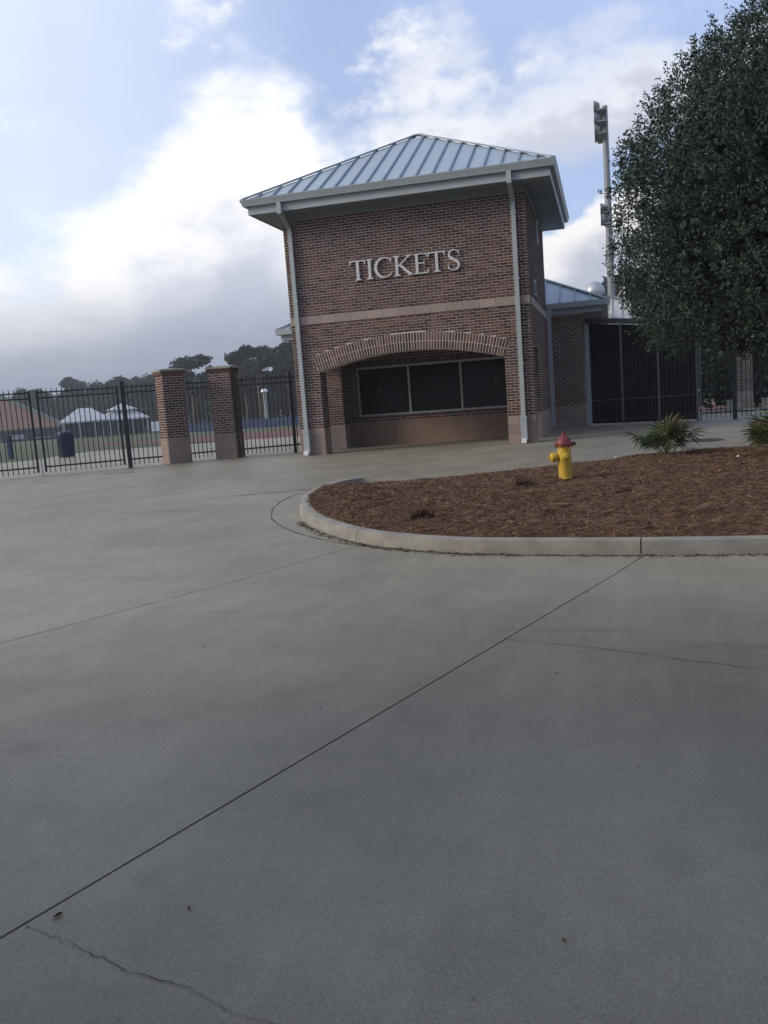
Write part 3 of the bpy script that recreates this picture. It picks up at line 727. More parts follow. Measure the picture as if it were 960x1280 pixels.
def glyph(ch, w):
    g = []
    if ch == 'T':
        c = w/2; g += [R4(c-ST/2, 0, c+ST/2, H)] + serif(c, 0, 0.17, 0.02, True, ST)
        g += [R4(0.012, H-0.03, w-0.012, H)]
        g += [[(0,H-0.105),(0.022,H-0.105),(0.05,H-0.02),(0.008,H)], [(w,H-0.105),(w-0.022,H-0.105),(w-0.05,H-0.02),(w-0.008,H)]]
    if ch == 'I':
        c = w/2; g += [R4(c-ST/2, 0, c+ST/2, H)] + serif(c, 0, 0.165, 0.02, True, ST) + serif(c, H, 0.165, 0.02, False, ST)
    if ch == 'E':
        c = 0.075; g += [R4(c-ST/2, 0, c+ST/2, H), R4(0, 0, w-0.02, TH), R4(0.0, H-TH, w-0.05, H), R4(c, H*0.52-0.012, w-0.11, H*0.52+0.014)]
        g += [[(w-0.05,0),(w-0.02,0),(w,0.11),(w-0.014,0.112)], [(w-0.08,H),(w-0.045,H),(w-0.04,H-0.095),(w-0.055,H-0.095)], R4(w-0.122,H*0.52-0.05,w-0.106,H*0.52+0.05)]
    if ch == 'K':
        c = 0.08; g += [R4(c-ST/2, 0, c+ST/2, H)] + serif(c, 0, 0.165, 0.02, True, ST) + serif(c, H, 0.165, 0.02, False, ST)
        g += ribbon2([(c+ST/2-0.01, H*0.46), (w*0.55, H*0.73), (w-0.11, H-0.012)], [0.032, 0.03, 0.03]) + serif(w-0.105, H, 0.15, 0.018, False, 0.03)
        g += ribbon2([(c+0.075, H*0.56), (w*0.58, H*0.28), (w-0.07, 0.012)], [0.055, 0.066, 0.066]) + [R4(w-0.15, 0, w+0.01, 0.018)]
    if ch == 'C':
        P, Wd = [], []
        for i in range(27):
            t = math.radians(48+(312-48)*i/26); P.append((w*0.54+(w*0.54-0.035)*math.cos(t), H/2+(H/2-0.008)*math.sin(t))); Wd.append(0.024+0.048*max(0, -math.cos(t))**0.8)
        g += ribbon2(P, Wd); x, z = P[0]; g += [[(x-0.01,z+0.012),(x+0.022,z+0.06),(x+0.03,z-0.06),(x+0.014,z-0.062)]]
        x, z = P[-1]; g += [[(x-0.01,z-0.012),(x+0.012,z-0.022),(x+0.034,z+0.04),(x+0.02,z+0.045)]]
    if ch == 'S':
        K_ = [(w*0.86,H*0.82),(w*0.74,H*0.94),(w*0.50,H*0.985),(w*0.24,H*0.90),(w*0.16,H*0.75),(w*0.28,H*0.62),(w*0.55,H*0.50),(w*0.80,H*0.37),(w*0.86,H*0.22),(w*0.73,H*0.07),(w*0.45,H*0.015),(w*0.2,H*0.07),(w*0.08,H*0.2)]
        P = [tuple(p) for p in spline(K_, 4)]; n = len(P)
        Wd = [0.024+0.048*math.exp(-((i/(n-1)-0.5)/0.17)**2)+0.012*(math.exp(-((i/(n-1)-0.28)/0.08)**2)+math.exp(-((i/(n-1)-0.72)/0.08)**2)) for i in range(n)]
        g += ribbon2(P, Wd); g += [[(w*0.86-0.012,H*0.86),(w*0.9,H*0.97),(w*0.91,H*0.70),(w*0.87,H*0.70)], [(w*0.06,H*0.32),(w*0.10,H*0.32),(w*0.12,H*0.10),(w*0.04,H*0.03)]]
    return g
SO = (3.06, -0.03, 4.27)
sg = thing('sign', SO, 'raised pale metal letters reading TICKETS on the brick above the arch', 'sign')
for ch, x0, x1 in (('T',1.68,2.09),('I',2.10,2.28),('C',2.31,2.79),('K',2.80,3.30),('E',3.31,3.68),('T',3.66,4.09),('S',4.13,4.46)):
    mb = MB()
    for i, poly in enumerate(glyph(ch, x1-x0)):
        yy = -0.062-0.0006*(i % 12); kx = len(poly)
        ar = sum(poly[j][0]*poly[(j+1)%kx][1]-poly[(j+1)%kx][0]*poly[j][1] for j in range(kx))
        if ar < 0: poly = poly[::-1]
        mb.add([(x0+x, yy, 4.27+z) for x, z in poly]+[(x0+x, -0.02, 4.27+z) for x, z in poly],
               [tuple(range(kx)), tuple(range(2*kx-1, kx-1, -1))]+[(j, kx+j, kx+(j+1)%kx, (j+1)%kx) for j in range(kx)])
    part('letter', mb, 'letter', sg, SO)

# ------------------------------------------------------------------ low brick wing behind the tower
LO = (2.6, 6.4, 0.0)
lb = thing('brick_wing', LO, 'low brick wing with pale blue metal hip roof behind the ticket building', 'building')
lx0, lx1, ly0, ly1 = -1.95, 7.08, 6.30, 15.0
lw = part('wall', MB().box(lx0, lx1, ly0, ly1, 0, 3.46), 'mortar', lb, LO)
fb = face_bricks((lx0,ly0,0), (1,0,0), (0,-1,0), lx1-lx0, 10, 50, lambda z: [(0.004, 1.94), (8.0, lx1-lx0-0.004)])
rb = face_bricks((lx1,ly0,0), (0,1,0), (1,0,0), ly1-ly0, 10, 50, lambda z: [(0.004, ly1-ly0-0.01)], shift=1)
lf = face_bricks((lx0,ly0,0), (0,1,0), (-1,0,0), 3, 10, 50, lambda z: [(0.004, 2.9)], shift=1)
fv = sorted([b for b in fb if b[0].x > 5.9], key=key)[:300]; sv_ = set(id(b) for b in fv)
brick_objs(fv, lw, LO); brick_stuff([b for b in fb if id(b) not in sv_]+rb+lf, lw, LO)
for r in range(3):
    for a, b in ((6.06, 6.5+0.2*(r%2)), (6.505+0.2*(r%2), lx1+0.01)):
        part('base_block', MB().box(a, b, ly0-0.012, ly0+0.1, BH*r/3+0.002, BH*(r+1)/3-0.002), 'block', lb, LO)
    part('base_block', MB().box(lx0-0.012, 0.0, ly0-0.012, ly0+0.1, BH*r/3+0.002, BH*(r+1)/3-0.002), 'block', lb, LO)
    part('base_block', MB().box(lx1-0.1, lx1+0.012, ly0+0.1, ly1, BH*r/3+0.002, BH*(r+1)/3-0.002), 'block', lb, LO)
ex0, ex1, ey0, ey1 = -2.72, 7.86, 5.93, 15.6
def eave_front(z0, z1, o, t, name, m):      # frame round the eave with an opening for the tower
    q = MB(); q.box(ex0+o, -0.03, ey0+o, ey0+o+t, z0, z1); q.box(ex0+o, ex0+o+t, ey0+o+t, ey1, z0, z1); part(name, q, m, lb, LO)
    q = MB(); q.box(WD+0.03, ex1-o, ey0+o, ey0+o+t, z0, z1); q.box(ex1-o-t, ex1-o, ey0+o+t, ey1, z0, z1); part(name, q, m, lb, LO)
eave_front(3.63, 3.79, 0.0, 0.13, 'gutter', 'trim'); eave_front(3.45, 3.70, 0.14, 0.03, 'fascia', 'trim')
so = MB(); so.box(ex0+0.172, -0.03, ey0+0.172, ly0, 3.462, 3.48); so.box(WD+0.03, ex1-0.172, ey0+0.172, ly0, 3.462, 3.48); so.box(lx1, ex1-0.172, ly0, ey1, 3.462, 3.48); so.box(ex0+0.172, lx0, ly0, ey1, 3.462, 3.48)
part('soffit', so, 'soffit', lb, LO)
hip_roof(lb, LO, ex0+0.03, ex1-0.03, ey0+0.03, ey1, 3.77, 0.5, 0.46, faces=4)
d = MB().box(6.075, 6.185, 5.905, 6.01, 0.08, 3.44); d.box(6.06, 6.22, 5.95, 6.05, 3.42, 3.63)
d2 = part('downspout', d, 'trim', lb, LO)
part('strap', MB().box(6.06, 6.20, 5.90, 6.012, 2.0, 2.04), 'trim', d2, LO)

# ------------------------------------------------------------------ brick gate pillars
def pillar(loc, rot, label):
    t = thing('brick_pillar', loc, label, 'pillar', 'brick gate pillars', rot); s = 0.30
    core = link('core', MB().box(-s, s, -s, s, 0, 2.42).data('core', 'mortar'), t)
    bl = []
    for k_, (o, u, n) in enumerate((((-s,-s,0),(1,0,0),(0,-1,0)), ((s,-s,0),(0,1,0),(1,0,0)), ((s,s,0),(-1,0,0),(0,1,0)), ((-s,s,0),(0,-1,0),(-1,0,0)))):
        bl += face_bricks(o, u, n, 0.6, 10, 35, lambda z: [(0.003, 0.597)], bl=0.2, shift=k_ % 2)
    bl = [b for b in bl if (b[1]-b[0]).length > 0.05]
    brick_objs(bl[:300], core, (0,0,0))
    if len(bl) > 300: brick_stuff(bl[300:], core, (0,0,0))
    for r in range(3):
        z0, z1 = BH*r/3, BH*(r+1)/3; e = s+0.012; q = 0.06*(1 if r % 2 else -1)
        for x0, x1 in ((-e, q), (q, e)):
            link('base_block', MB().box(x0+0.002, x1-0.002, -e, e, z0+0.002, z1-0.002).data('base_block', 'block'), t)
    link('cap_course', MB().box(-s-0.035, s+0.035, -s-0.035, s+0.035, 2.375, 2.445).data('cap_course', 'brick'), t)
    cp = MB().box(-s-0.06, s+0.06, -s-0.06, s+0.06, 2.447, 2.50)
    cp.add([(-s-0.06,-s-0.06,2.5),(s+0.06,-s-0.06,2.5),(s+0.06,s+0.06,2.5),(-s-0.06,s+0.06,2.5),(0,0,2.545)], [(0,1,4),(1,2,4),(2,3,4),(3,0,4)])
    link('cap', cp.data('cap', 'curb'), t)
    return t
pillar((-3.62,0.08,0), math.radians(47), 'brick pillar set cornerwise, left one of the pair by the gate')
pillar((-2.45,0.98,0), math.radians(2), 'brick pillar square to the booth, nearer the ticket building')
pillar((12.9,15.2,gz(15.2)), 0, 'brick pillar in shade beyond the right-hand iron fence')

# ------------------------------------------------------------------ iron fences and gates
_pk = {}
def fence(name, a, b, label, cat, group, posts=(True, True), h=2.2, zb=0.07, stiles=False, pickets=True, mid=True, skip_ends=0.06, postw=0.085, extra=()):
    a = Vector((*a, 0)); b = Vector((*b, 0)); d = (b-a); Ln = d.length; d.normalize(); org = ((a.x+b.x)/2, (a.y+b.y)/2, gz((a.y+b.y)/2))
    ang = math.atan2(d.y, d.x); t = thing(name, org, label, cat, group, ang); hl = Ln/2
    for z in ((0.20, 0.04), (1.95, 0.035), (2.09, 0.035)) if mid else ((0.2, 0.04), (2.05, 0.035)):
        link('rail', MB().box(-hl, hl, -0.02, 0.02, z[0], z[0]+z[1]).data('rail', 'iron'), t)
    n = max(2, round((Ln-skip_ends*2)/0.122)); sp_ = (Ln-skip_ends*2)/n
    if h not in _pk:
        m_ = MB(); w = 0.0105; m_.box(-w, w, -w, w, zb, h-0.06)
        m_.add([(-w*1.5,-w*1.5,h-0.06),(w*1.5,-w*1.5,h-0.06),(w*1.5,w*1.5,h-0.06),(-w*1.5,w*1.5,h-0.06),(0,0,h+0.03)], [(0,1,4),(1,2,4),(2,3,4),(3,0,4),(3,2,1,0)])
        _pk[h] = m_.data('picket', 'iron')
    if pickets:
        for i in range(n):
            link('picket', _pk[h], t, (-hl+skip_ends+(i+0.5)*sp_, 0, 0))
    for e, on in ((-1, posts[0]), (1, posts[1])):
        if on:
            w = postw/2; x = e*hl; m_ = MB().box(x-w, x+w, -w, w, -0.02, 2.25); m_.add([(x-w-0.008,-w-0.008,2.25),(x+w+0.008,-w-0.008,2.25),(x+w+0.008,w+0.008,2.25),(x-w-0.008,w+0.008,2.25),(x,0,2.31)], [(0,1,4),(1,2,4),(2,3,4),(3,0,4),(3,2,1,0)])
            link('post', m_.data('post', 'iron'), t)
    for x in extra:
        w = postw/2; link('post', MB().box(x-w, x+w, -w, w, -0.02, 2.28).data('post', 'iron'), t)
    if stiles:
        for e in (-1, 1):
            x = e*(hl-0.02); link('stile', MB().box(x-0.028, x+0.028, -0.024, 0.024, 0.09, 2.16).data('stile', 'iron'), t)
    return t
FL = lambda x: (x, 2.2+0.68*x)
fence('iron_gate', FL(-8.9), FL(-6.36), 'black iron picket gate leaf at the left edge of the view', 'gate', 'iron gate leaves', (True, False), stiles=True)
fence('iron_gate', FL(-6.24), FL(-4.60), 'black iron picket gate leaf hung on the heavy post near the pillars', 'gate', 'iron gate leaves', (False, False), stiles=True)
fence('iron_fence', FL(-4.50), FL(-3.80), 'short iron fence panel between heavy gate post and cornerwise pillar', 'fence', 'iron picket fence panels', (True, False), postw=0.11)
fence('iron_fence', (-3.30,0.25), (-2.77,0.72), 'narrow iron fence panel between the two brick pillars', 'fence', 'iron picket fence panels', (False, False))
fence('iron_fence', (-2.14,0.86), (-0.02,2.2), 'iron fence panel between brick pillar and ticket building', 'fence', 'iron picket fence panels', (True, False), extra=(0.33,))
dr = MB().tube([(0,0,0.0),(0,0,0.55)], 0.012, 6); 
fence('iron_fence', (10.42,5.66), (11.30,5.50), 'shaded iron fence panel right of the black screens', 'fence', 'iron picket fence panels', (False, True), postw=0.12)
fence('iron_fence', (11.36,5.49), (15.6,4.9), 'long shaded iron fence panel running out of view on the right', 'fence', 'iron picket fence panels', (False, True))
# drop rod and gate stop
st = thing('gate_stop', (-6.30,-2.084,0), 'slim pale steel drop rod standing between the gate leaves', 'gate rod')
link('rod', MB().tube([(0,0,0),(0,0,0.62)], 0.018, 8).data('rod', 'galv'), st); link('plate', MB().box(-0.06,0.06,-0.06,0.06,0,0.012).data('plate', 'galv'), st)
tp = thing('trench_plate', (-3.75,-2.75,0), 'narrow dark steel plate lying in the concrete before the gate', 'plate', None, math.radians(14))
link('plate', MB().box(-0.34,0.34,-0.10,0.10,0.002,0.014).data('plate', 'iron'), tp); link('rim', MB().box(-0.37,0.37,-0.13,-0.104,0.001,0.018).data('rim', 'galv'), tp)

# ------------------------------------------------------------------ black screened enclosure, right of the wing
PS = [(7.21,6.80),(8.21,6.28),(9.25,5.90),(10.30,5.70)]
ZT = [3.16,3.03,2.88,2.74]
so_ = (8.7,6.2,0)
sc = thing('screen_fence', so_, 'tall black mesh privacy screens on grey posts beside the brick wing', 'screen')
for i, (x, y) in enumerate(PS):
    w = 0.065 if i == 0 else (0.028 if i < 3 else 0.03)
    top_ = ZT[i]-0.002
    part('post', MB().box(x-w, x+w, y-w-0.02, y+w-0.02, 0, top_), 'trim' if i == 0 else 'steel', sc, so_)
part('post', MB().box(10.385-0.022, 10.385+0.022, 5.63, 5.68, 0, 2.3), 'steel', sc, so_)
for i in range(3):
    (xa, ya), (xb, yb) = PS[i], PS[i+1]
    m_ = MB().hexa([(xa+0.03,ya+0.01,0.06),(xb-0.03,yb+0.01,0.06),(xb-0.03,yb+0.03,0.06),(xa+0.03,ya+0.03,0.06)], [(xa+0.03,ya+0.01,ZT[i]-0.01),(xb-0.03,yb+0.01,ZT[i+1]-0.01),(xb-0.03,yb+0.03,ZT[i+1]-0.01),(xa+0.03,ya+0.03,ZT[i]-0.01)])
    part('mesh_panel', m_, 'mesh', sc, so_)
    part('header', MB().obox((xa-0.03,ya-0.03,ZT[i]+0.09), (xb-0.03,yb-0.03,ZT[i+1]+0.09), 0.12, 0.16), 'steel', sc, so_)
    part('rail', MB().obox((xa+0.04,ya-0.035,0.78), (xb-0.04,yb-0.035,0.78), 0.02, 0.022), 'steel', sc, so_)
    part('rail', MB().obox((xa+0.04,ya-0.035,0.16), (xb-0.04,yb-0.035,0.16), 0.03, 0.035), 'iron', sc, so_)
    Lp = math.hypot(xb-xa, yb-ya); npk = int(Lp/0.122)
    for j in range(npk):
        t = (j+0.5)/npk; px_, py_ = xa+0.05+(xb-xa-0.1)*t, ya+(yb-ya)*t-0.02
        part('picket', MB().box(px_-0.01, px_+0.01, py_-0.012, py_+0.008, 0.07, 2.2), 'iron', sc, so_)
# white metal shed behind the screens
ws = (9.6, 11.5, 0)
sh = thing('white_shed', ws, 'white metal sided shed with sloping top edge behind the black screens', 'shed')
m_ = MB(); zl = lambda x: 4.28-0.42*(x-8.0)
m_.hexa([(8.0,11.0,-0.1),(10.3,11.0,-0.1),(10.3,14.5,-0.1),(8.0,14.5,-0.1)], [(8.0,11.0,zl(8.0)),(10.3,11.0,zl(10.3)),(10.3,14.5,zl(10.3)),(8.0,14.5,zl(8.0))])
part('wall', m_, 'white', sh, ws)
x = 8.0
while x < 10.25:
    part('batten', MB().box(x, x+0.035, 10.965, 10.998, 0, zl(x)-0.03), 'white', sh, ws); x += 0.33
part('roof', MB().obox((7.9,12.7,zl(7.9)+0.04), (10.4,12.7,zl(10.4)+0.04), 3.6, 0.06), 'galv', sh, ws)
# roof fan
vf = thing('roof_fan', (7.45,12.4,3.5), 'shiny metal exhaust fan rising over the wing roof beside the lamp mast', 'roof fan')
link('duct', MB().lathe([(0.17,0),(0.17,1.05)], 16).data('duct','galv',True), vf)
link('dome', MB().lathe([(0.2,1.0),(0.36,1.04),(0.38,1.14),(0.34,1.30),(0.22,1.45),(0.06,1.52),(0.01,1.53)], 20).data('dome','galv',True), vf)

# ------------------------------------------------------------------ fire hydrant
hz = bed_z(7.13,-9.05,1.0)-0.02
hy = thing('fire_hydrant', (7.13,-9.05,hz), 'yellow fire hydrant with dark red bonnet standing in the mulch bed', 'hydrant', None, math.radians(15)); hy.scale = (0.86,)*3
def hp(name, mb, m, par=hy): return smooth_angle(link(name, fixn(mb.data(name, m)), par), 35)
hp('barrel', MB().lathe([(0.115,-0.05),(0.118,0.02),(0.105,0.03),(0.102,0.25),(0.110,0.28),(0.114,0.36),(0.110,0.44),(0.104,0.48),(0.103,0.525),(0.122,0.53),(0.122,0.548)], 28), 'yellow')
bn = hp('bonnet', MB().lathe([(0.140,0.549),(0.146,0.556),(0.146,0.580),(0.128,0.586),(0.120,0.605),(0.108,0.640),(0.085,0.672),(0.055,0.692),(0.036,0.698),(0.034,0.71),(0.030,0.712),(0.028,0.735),(0.02,0.74),(0.018,0.775),(0.012,0.782)], 28), 'red')
for j in range(8):
    t = 2*PI*(j+0.5)/8; hp('bolt', MB().lathe([(0.013,0.52),(0.013,0.592)], 6, (0.134*math.cos(t), 0.134*math.sin(t), 0)), 'red' , bn)
def nozzle(ax, sgn, r, reach, z):
    q = MB(); A = {'x': (lambda h: h*sgn)}
    prof = [(r*0.82, 0.05*sgn), (r*0.82, (reach-0.085)*sgn), (r*1.12, (reach-0.08)*sgn), (r*1.12, (reach-0.062)*sgn)]
    n_ = hp('nozzle', q.lathe(prof, 20, (0,0,z), ax), 'yellow')
    cpp = [(r*1.0, (reach-0.06)*sgn), (r*1.06, (reach-0.055)*sgn), (r*1.06, (reach-0.02)*sgn), (r*0.8, reach*sgn), (r*0.3, (reach+0.004)*sgn)]
    c_ = hp('nozzle_cap', MB().lathe(cpp, 20, (0,0,z), ax), 'yellow', n_)
    hp('cap_nut', MB().lathe([(r*0.26, (reach+0.003)*sgn), (r*0.22, (reach+0.05)*sgn)], 5, (0,0,z), ax), 'yellow', n_)
nozzle('x', -1, 0.074, 0.225, 0.365); nozzle('y', -1, 0.052, 0.175, 0.375)
hp('chain_lug', MB().lathe([(0.022,0.13),(0.03,0.14),(0.03,0.185),(0.02,0.19)], 10, (0,0,0.567), 'x'), 'black')

# ------------------------------------------------------------------ fan palms in the bed
def frond_mesh(k_):
    r = random.Random(k_); mb = MB(); nb = 13; sl = 0.30+0.1*r.random()
    mb.tube([(0,0,0),(0.02,0,sl*0.6),(0.05,0,sl)], 0.006, 4)
    for i in range(nb):
        a = math.radians(-105+210*i/(nb-1)); ln = 0.34*(1-0.25*abs(i-(nb-1)/2)/(nb/2))*(0.85+0.3*r.random())
        d = Vector((0.35, math.sin(a), math.cos(a))).normalized(); s_ = Vector((0, math.cos(a), -math.sin(a))); c0 = Vector((0.05,0,sl))
        w = 0.013; dr_ = Vector((0.05, 0, -0.06))
        p1 = c0+d*ln*0.5; p2 = c0+d*ln+dr_*ln/0.36
        f_ = Vector((0.006,0,0))
        mb.add([c0-s_*0.003, c0+s_*0.003, p1+s_*w, p1-s_*w, p2, p1+f_], [(0,1,5),(1,2,5),(2,4,5),(4,3,5),(3,0,5)])
    return mb.data('frond', 'palm')
FM = [frond_mesh(i) for i in range(5)]
dead_f = FM[0].copy(); dead_f.materials.clear(); dead_f.materials.append(MT['palm_dry'])
def fanpalm(x, y, s, n, label, seed):
    r = random.Random(seed); t = thing('fan_palm', (x, y, bed_z(x, y, 1.0)-0.02), label, 'palm', 'fan palms in the mulch bed')
    for i in range(n):
        a = r.random()*2*PI; lean = r.uniform(0.02, 0.72); sc_ = s*r.uniform(0.75, 1.15)
        o = link('frond', FM[r.randrange(5)] if r.random() > 0.08 else dead_f, t, (r.uniform(-0.09,0.09)*s, r.uniform(-0.09,0.09)*s, 0), (0, lean, a)); o.scale = (sc_,)*3
    return t
fanpalm(8.70, -5.62, 1.12, 30, 'small fan palm with spiky green fronds at back of the mulch bed', 3)
fanpalm(10.35, -6.9, 1.25, 60, 'larger fan palm clump at the right edge of the mulch bed', 5)
# litter
lit = []
for i, (x, y) in enumerate(((7.85,-5.62),(9.62,-7.35))):
    q = MB(); zz = bed_z(x, y, 0.4)+0.03
    q.add([(x-0.02,y-0.014,zz),(x+0.02,y-0.01,zz+0.01),(x+0.014,y+0.02,zz+0.02),(x-0.017,y+0.014,zz+0.007),(x,y,zz+0.03)], [(0,1,4),(1,2,4),(2,3,4),(3,0,4)])
    me = q.data('paper_scrap', 'white', org=(x,y,zz)); o = link('paper_scrap', me, None, (x,y,zz)); tag(o, 'tiny white scrap of litter lying at the back of the mulch', 'litter', 'white scraps in the mulch')
# manhole cover on the walk
mh = thing('manhole_cover', (9.62,-2.45,0.0), 'round dark manhole cover set in the walk behind the mulch bed', 'manhole cover')
link('ring', MB().lathe([(0.40,0.001),(0.40,0.012),(0.36,0.014)], 32).data('ring','iron'), mh)
cov = link('cover', MB().lathe([(0.35,0.002),(0.35,0.018),(0.33,0.02)], 32).data('cover','iron'), mh)
for j in range(6):
    link('rib', MB().box(-0.26,0.26,-0.012,0.012,0.0205,0.026).data('rib','iron'), cov, (0,0,0), (0,0,PI*j/6))

# dead leaves on the concrete
def dead_leaf(x, y, s):
    q = MB(); a = random.random()*6.28; c_, s_ = math.cos(a), math.sin(a)
    P = [(-1,0,0.05),(-0.3,0.42,0.25),(0.5,0.35,0.2),(1.1,0,0.35),(0.45,-0.35,0.1),(-0.35,-0.42,0.25),(0,0,0.02)]
    q.add([((p[0]*c_-p[1]*s_)*s, (p[0]*s_+p[1]*c_)*s, p[2]*s+0.004) for p in P], [(6,0,1),(6,1,2),(6,2,3),(6,3,4),(6,4,5),(6,5,0)])
    o = link('dead_leaf', q.data('dead_leaf','dead'), None, (x, y, gz(y))); tag(o, 'small dark dead leaf lying on the bare concrete', 'leaf', 'dead leaves on the concrete')
for x, y in ((5.93,-19.1),(6.35,-19.0),(5.0,-16.1),(1.6,-9.6),(2.6,-10.9),(3.55,-14.4),(4.4,-15.0),(6.6,-15.2),(7.4,-16.6),(7.95,-15.6),(8.5,-14.9),(8.9,-15.6),(7.8,-17.8),(7.55,-19.0),(8.2,-18.6),(7.1,-18.1),
             (6.2,-17.2),(5.5,-13.4),(6.0,-13.3),(7.3,-13.5),(8.6,-13.6),(4.6,-13.0),(0.2,-7.4),(-1.2,-8.4)):
    dead_leaf(x, y, random.uniform(0.006, 0.013) if (x, y) != (5.93,-19.1) else 0.022)

# ------------------------------------------------------------------ big tree at the right
def limb_tree(name, loc, label, crown_fn, trunk_h, trunk_r, limbs, cat='tree', group=None, spread=1.0, seed=1):
    r = random.Random(seed); t = thing(name, loc, label, cat, group)
    m_ = MB(); n = 7
    m_.tube([(0.06*math.sin(i*1.3)*trunk_r*3, 0.05*math.cos(i*1.7)*trunk_r*3, -0.1+trunk_h*i/(n-1)) for i in range(n)], [trunk_r*(1.25-0.75*i/(n-1)) for i in range(n)], 10)
    tr = link('trunk', m_.data('trunk','bark',True), t)
    for a, z0, ln, up_ in limbs:
        q = MB(); P = [(math.cos(a)*ln*s*spread, math.sin(a)*ln*s*spread, z0+up_*(s**0.8)) for s in (0,0.3,0.6,1.0)]
        q.tube(P, [trunk_r*0.5, trunk_r*0.36, trunk_r*0.24, trunk_r*0.1], 7); link('limb', q.data('limb','bark',True), tr)
    link('crown', crown_fn(), t)
    return t
TC = np.array([11.45, -3.6, 0.0])
def big_crown():
    # ellipsoidal crown, twig clusters mostly near the shell, each bearing upward shoots of small leaves
    ctr = np.array([0,0,4.1]); rad = np.array([3.35,3.4,3.5]); nc = 9000
    u = rng.normal(size=(nc,3)); u /= np.linalg.norm(u, axis=1, keepdims=True)
    lump = np.array([mnoise.fractal(Vector(tuple(p*2.2)), 0.7, 2.0, 3) for p in u])
    rr = (1.0-0.55*rng.random(nc)**2.2)*(1+0.06*lump)
    pos = ctr+u*rr[:,None]*rad
    keepm = (pos[:,2] > 1.78+0.35*lump); pos = pos[keepm]; u = u[keepm]; rr = rr[keepm]
    # gaps
    gn = np.array([mnoise.noise(Vector(tuple(p*1.1))) for p in pos]); g2n = np.array([mnoise.fractal(Vector(tuple(p*0.9+np.array([9,3,1]))), 0.6, 2.0, 3) for p in pos]); k2 = (gn > -0.42) & (g2n*0.9+rng.random(len(pos)) > -0.08); pos, u = pos[k2], u[k2]
    V = []; per = 40
    n = len(pos)
    d = u*0.7+np.array([0,0,0.75])+rng.normal(size=(n,3))*0.45; d /= np.linalg.norm(d, axis=1, keepdims=True)
    ln = 0.18+0.28*rng.random(n)+0.2*(rng.random(n) > 0.86)
    t = rng.random((n,per)); P = pos[:,None,:]+d[:,None,:]*(t*ln[:,None])[:,:,None]+rng.normal(size=(n,per,3))*(0.085*(1.15-t))[:,:,None]
    P = P.reshape(-1,3); bias = np.repeat(d, per, 0)
    v, q = leaf_cards(P, 0.064, 0.030, bias*0.8, 0.8)
    # opaque inner foliage
    ni = 34000; ui = rng.normal(size=(ni,3)); ui /= np.linalg.norm(ui, axis=1, keepdims=True)
    pi_ = ctr+ui*(0.25+0.55*rng.random(ni)**0.5)[:,None]*rad; pi_ = pi_[pi_[:,2] > 1.9]
    v2, q2 = leaf_cards(pi_, 0.22, 0.12)
    return mesh_np('crown', np.concatenate([v, v2]), np.concatenate([q, q2+len(v)]), 'leaf')
limb_tree('oak_tree', tuple(TC), 'large dense dark green tree filling the right side', big_crown, 5.5, 0.24, [(i*1.1, 1.7+0.35*i, 2.6, 1.8) for i in range(8)])

# three made-up tree copies, added unseen behind the camera to darken the near concrete
TREE0 = [o for o in C.objects if o.name.startswith('oak_tree')][0]
for (x, y, s_, rz), lab in zip(((-4.2,-26.4,1.4,0.7),(5.2,-26.0,1.62,2.1),(11.8,-26.2,1.55,4.0)), ('unseen tree added to shade the near lot, leftmost of three behind the viewpoint','unseen tree added to shade the near lot, middle one of three behind the viewpoint','unseen tree added to shade the near lot, rightmost of three behind the viewpoint')):
    c = copy_tree(TREE0); c.location = (x, y, gz(y)); c.rotation_euler = (0,0,rz); c.scale = (s_,)*3; c['label'] = lab

# ------------------------------------------------------------------ stadium light mast
LM = (8.5,60.0,gz(60))
lm = thing('light_mast', LM, 'very tall grey stadium light mast beside the tree with stacked floodlights', 'light mast')
Zm = 24.8-gz(60)
smooth_angle(link('pole', MB().tube([(0,0,0),(0,0,Zm*0.4),(0,0,Zm)], [0.40,0.33,0.24], 14).data('pole','mast'), lm))
def floods(z, cols, rows, w, dx):
    for r_ in range(rows):
        link('cross_arm', MB().box(-dx-0.05, 0.1, -0.9*w, 0.9*w, z+r_*0.95, z+r_*0.95+0.1).data('cross_arm','mast'), lm)
        for c_ in range(cols):
            y = (-0.5+(c_+0.5)/cols)*2*w*0.9
            q = MB().lathe([(0.16,0.36),(0.38,0.08),(0.44,-0.12),(0.42,-0.14)], 12, (-dx-0.15, y, z+0.45+r_*0.95), 'x')
            f_ = link('floodlight', fixn(q.data('floodlight','mast')), lm); f_['label'] = 'grey round floodlight'
            link('lens', fixn(MB().lathe([(0.41,-0.142),(0.41,-0.15)], 12, (-dx-0.15, y, z+0.45+r_*0.95), 'x').data('lens','lens')), f_)
floods(Zm-2.6, 4, 3, 1.9, 0.62)
floods(14.9-gz(60), 2, 2, 0.8, 0.38)
wp = thing('thin_pole', (9.2,42.5,gz(42.5)), 'thin pale pole rising behind the white shed beside the tree', 'pole')
link('pole', MB().tube([(0,0,0),(0,0,10.0)], [0.07,0.05], 8).data('pole','white'), wp)
link('guy_wire', MB().tube([(0,0,8.4),(-1.1,0,6.6)], 0.02, 5).data('guy_wire','galv'), wp)

# ------------------------------------------------------------------ beyond the fence, left
def goto(x, y): return (x, y, gz(y))
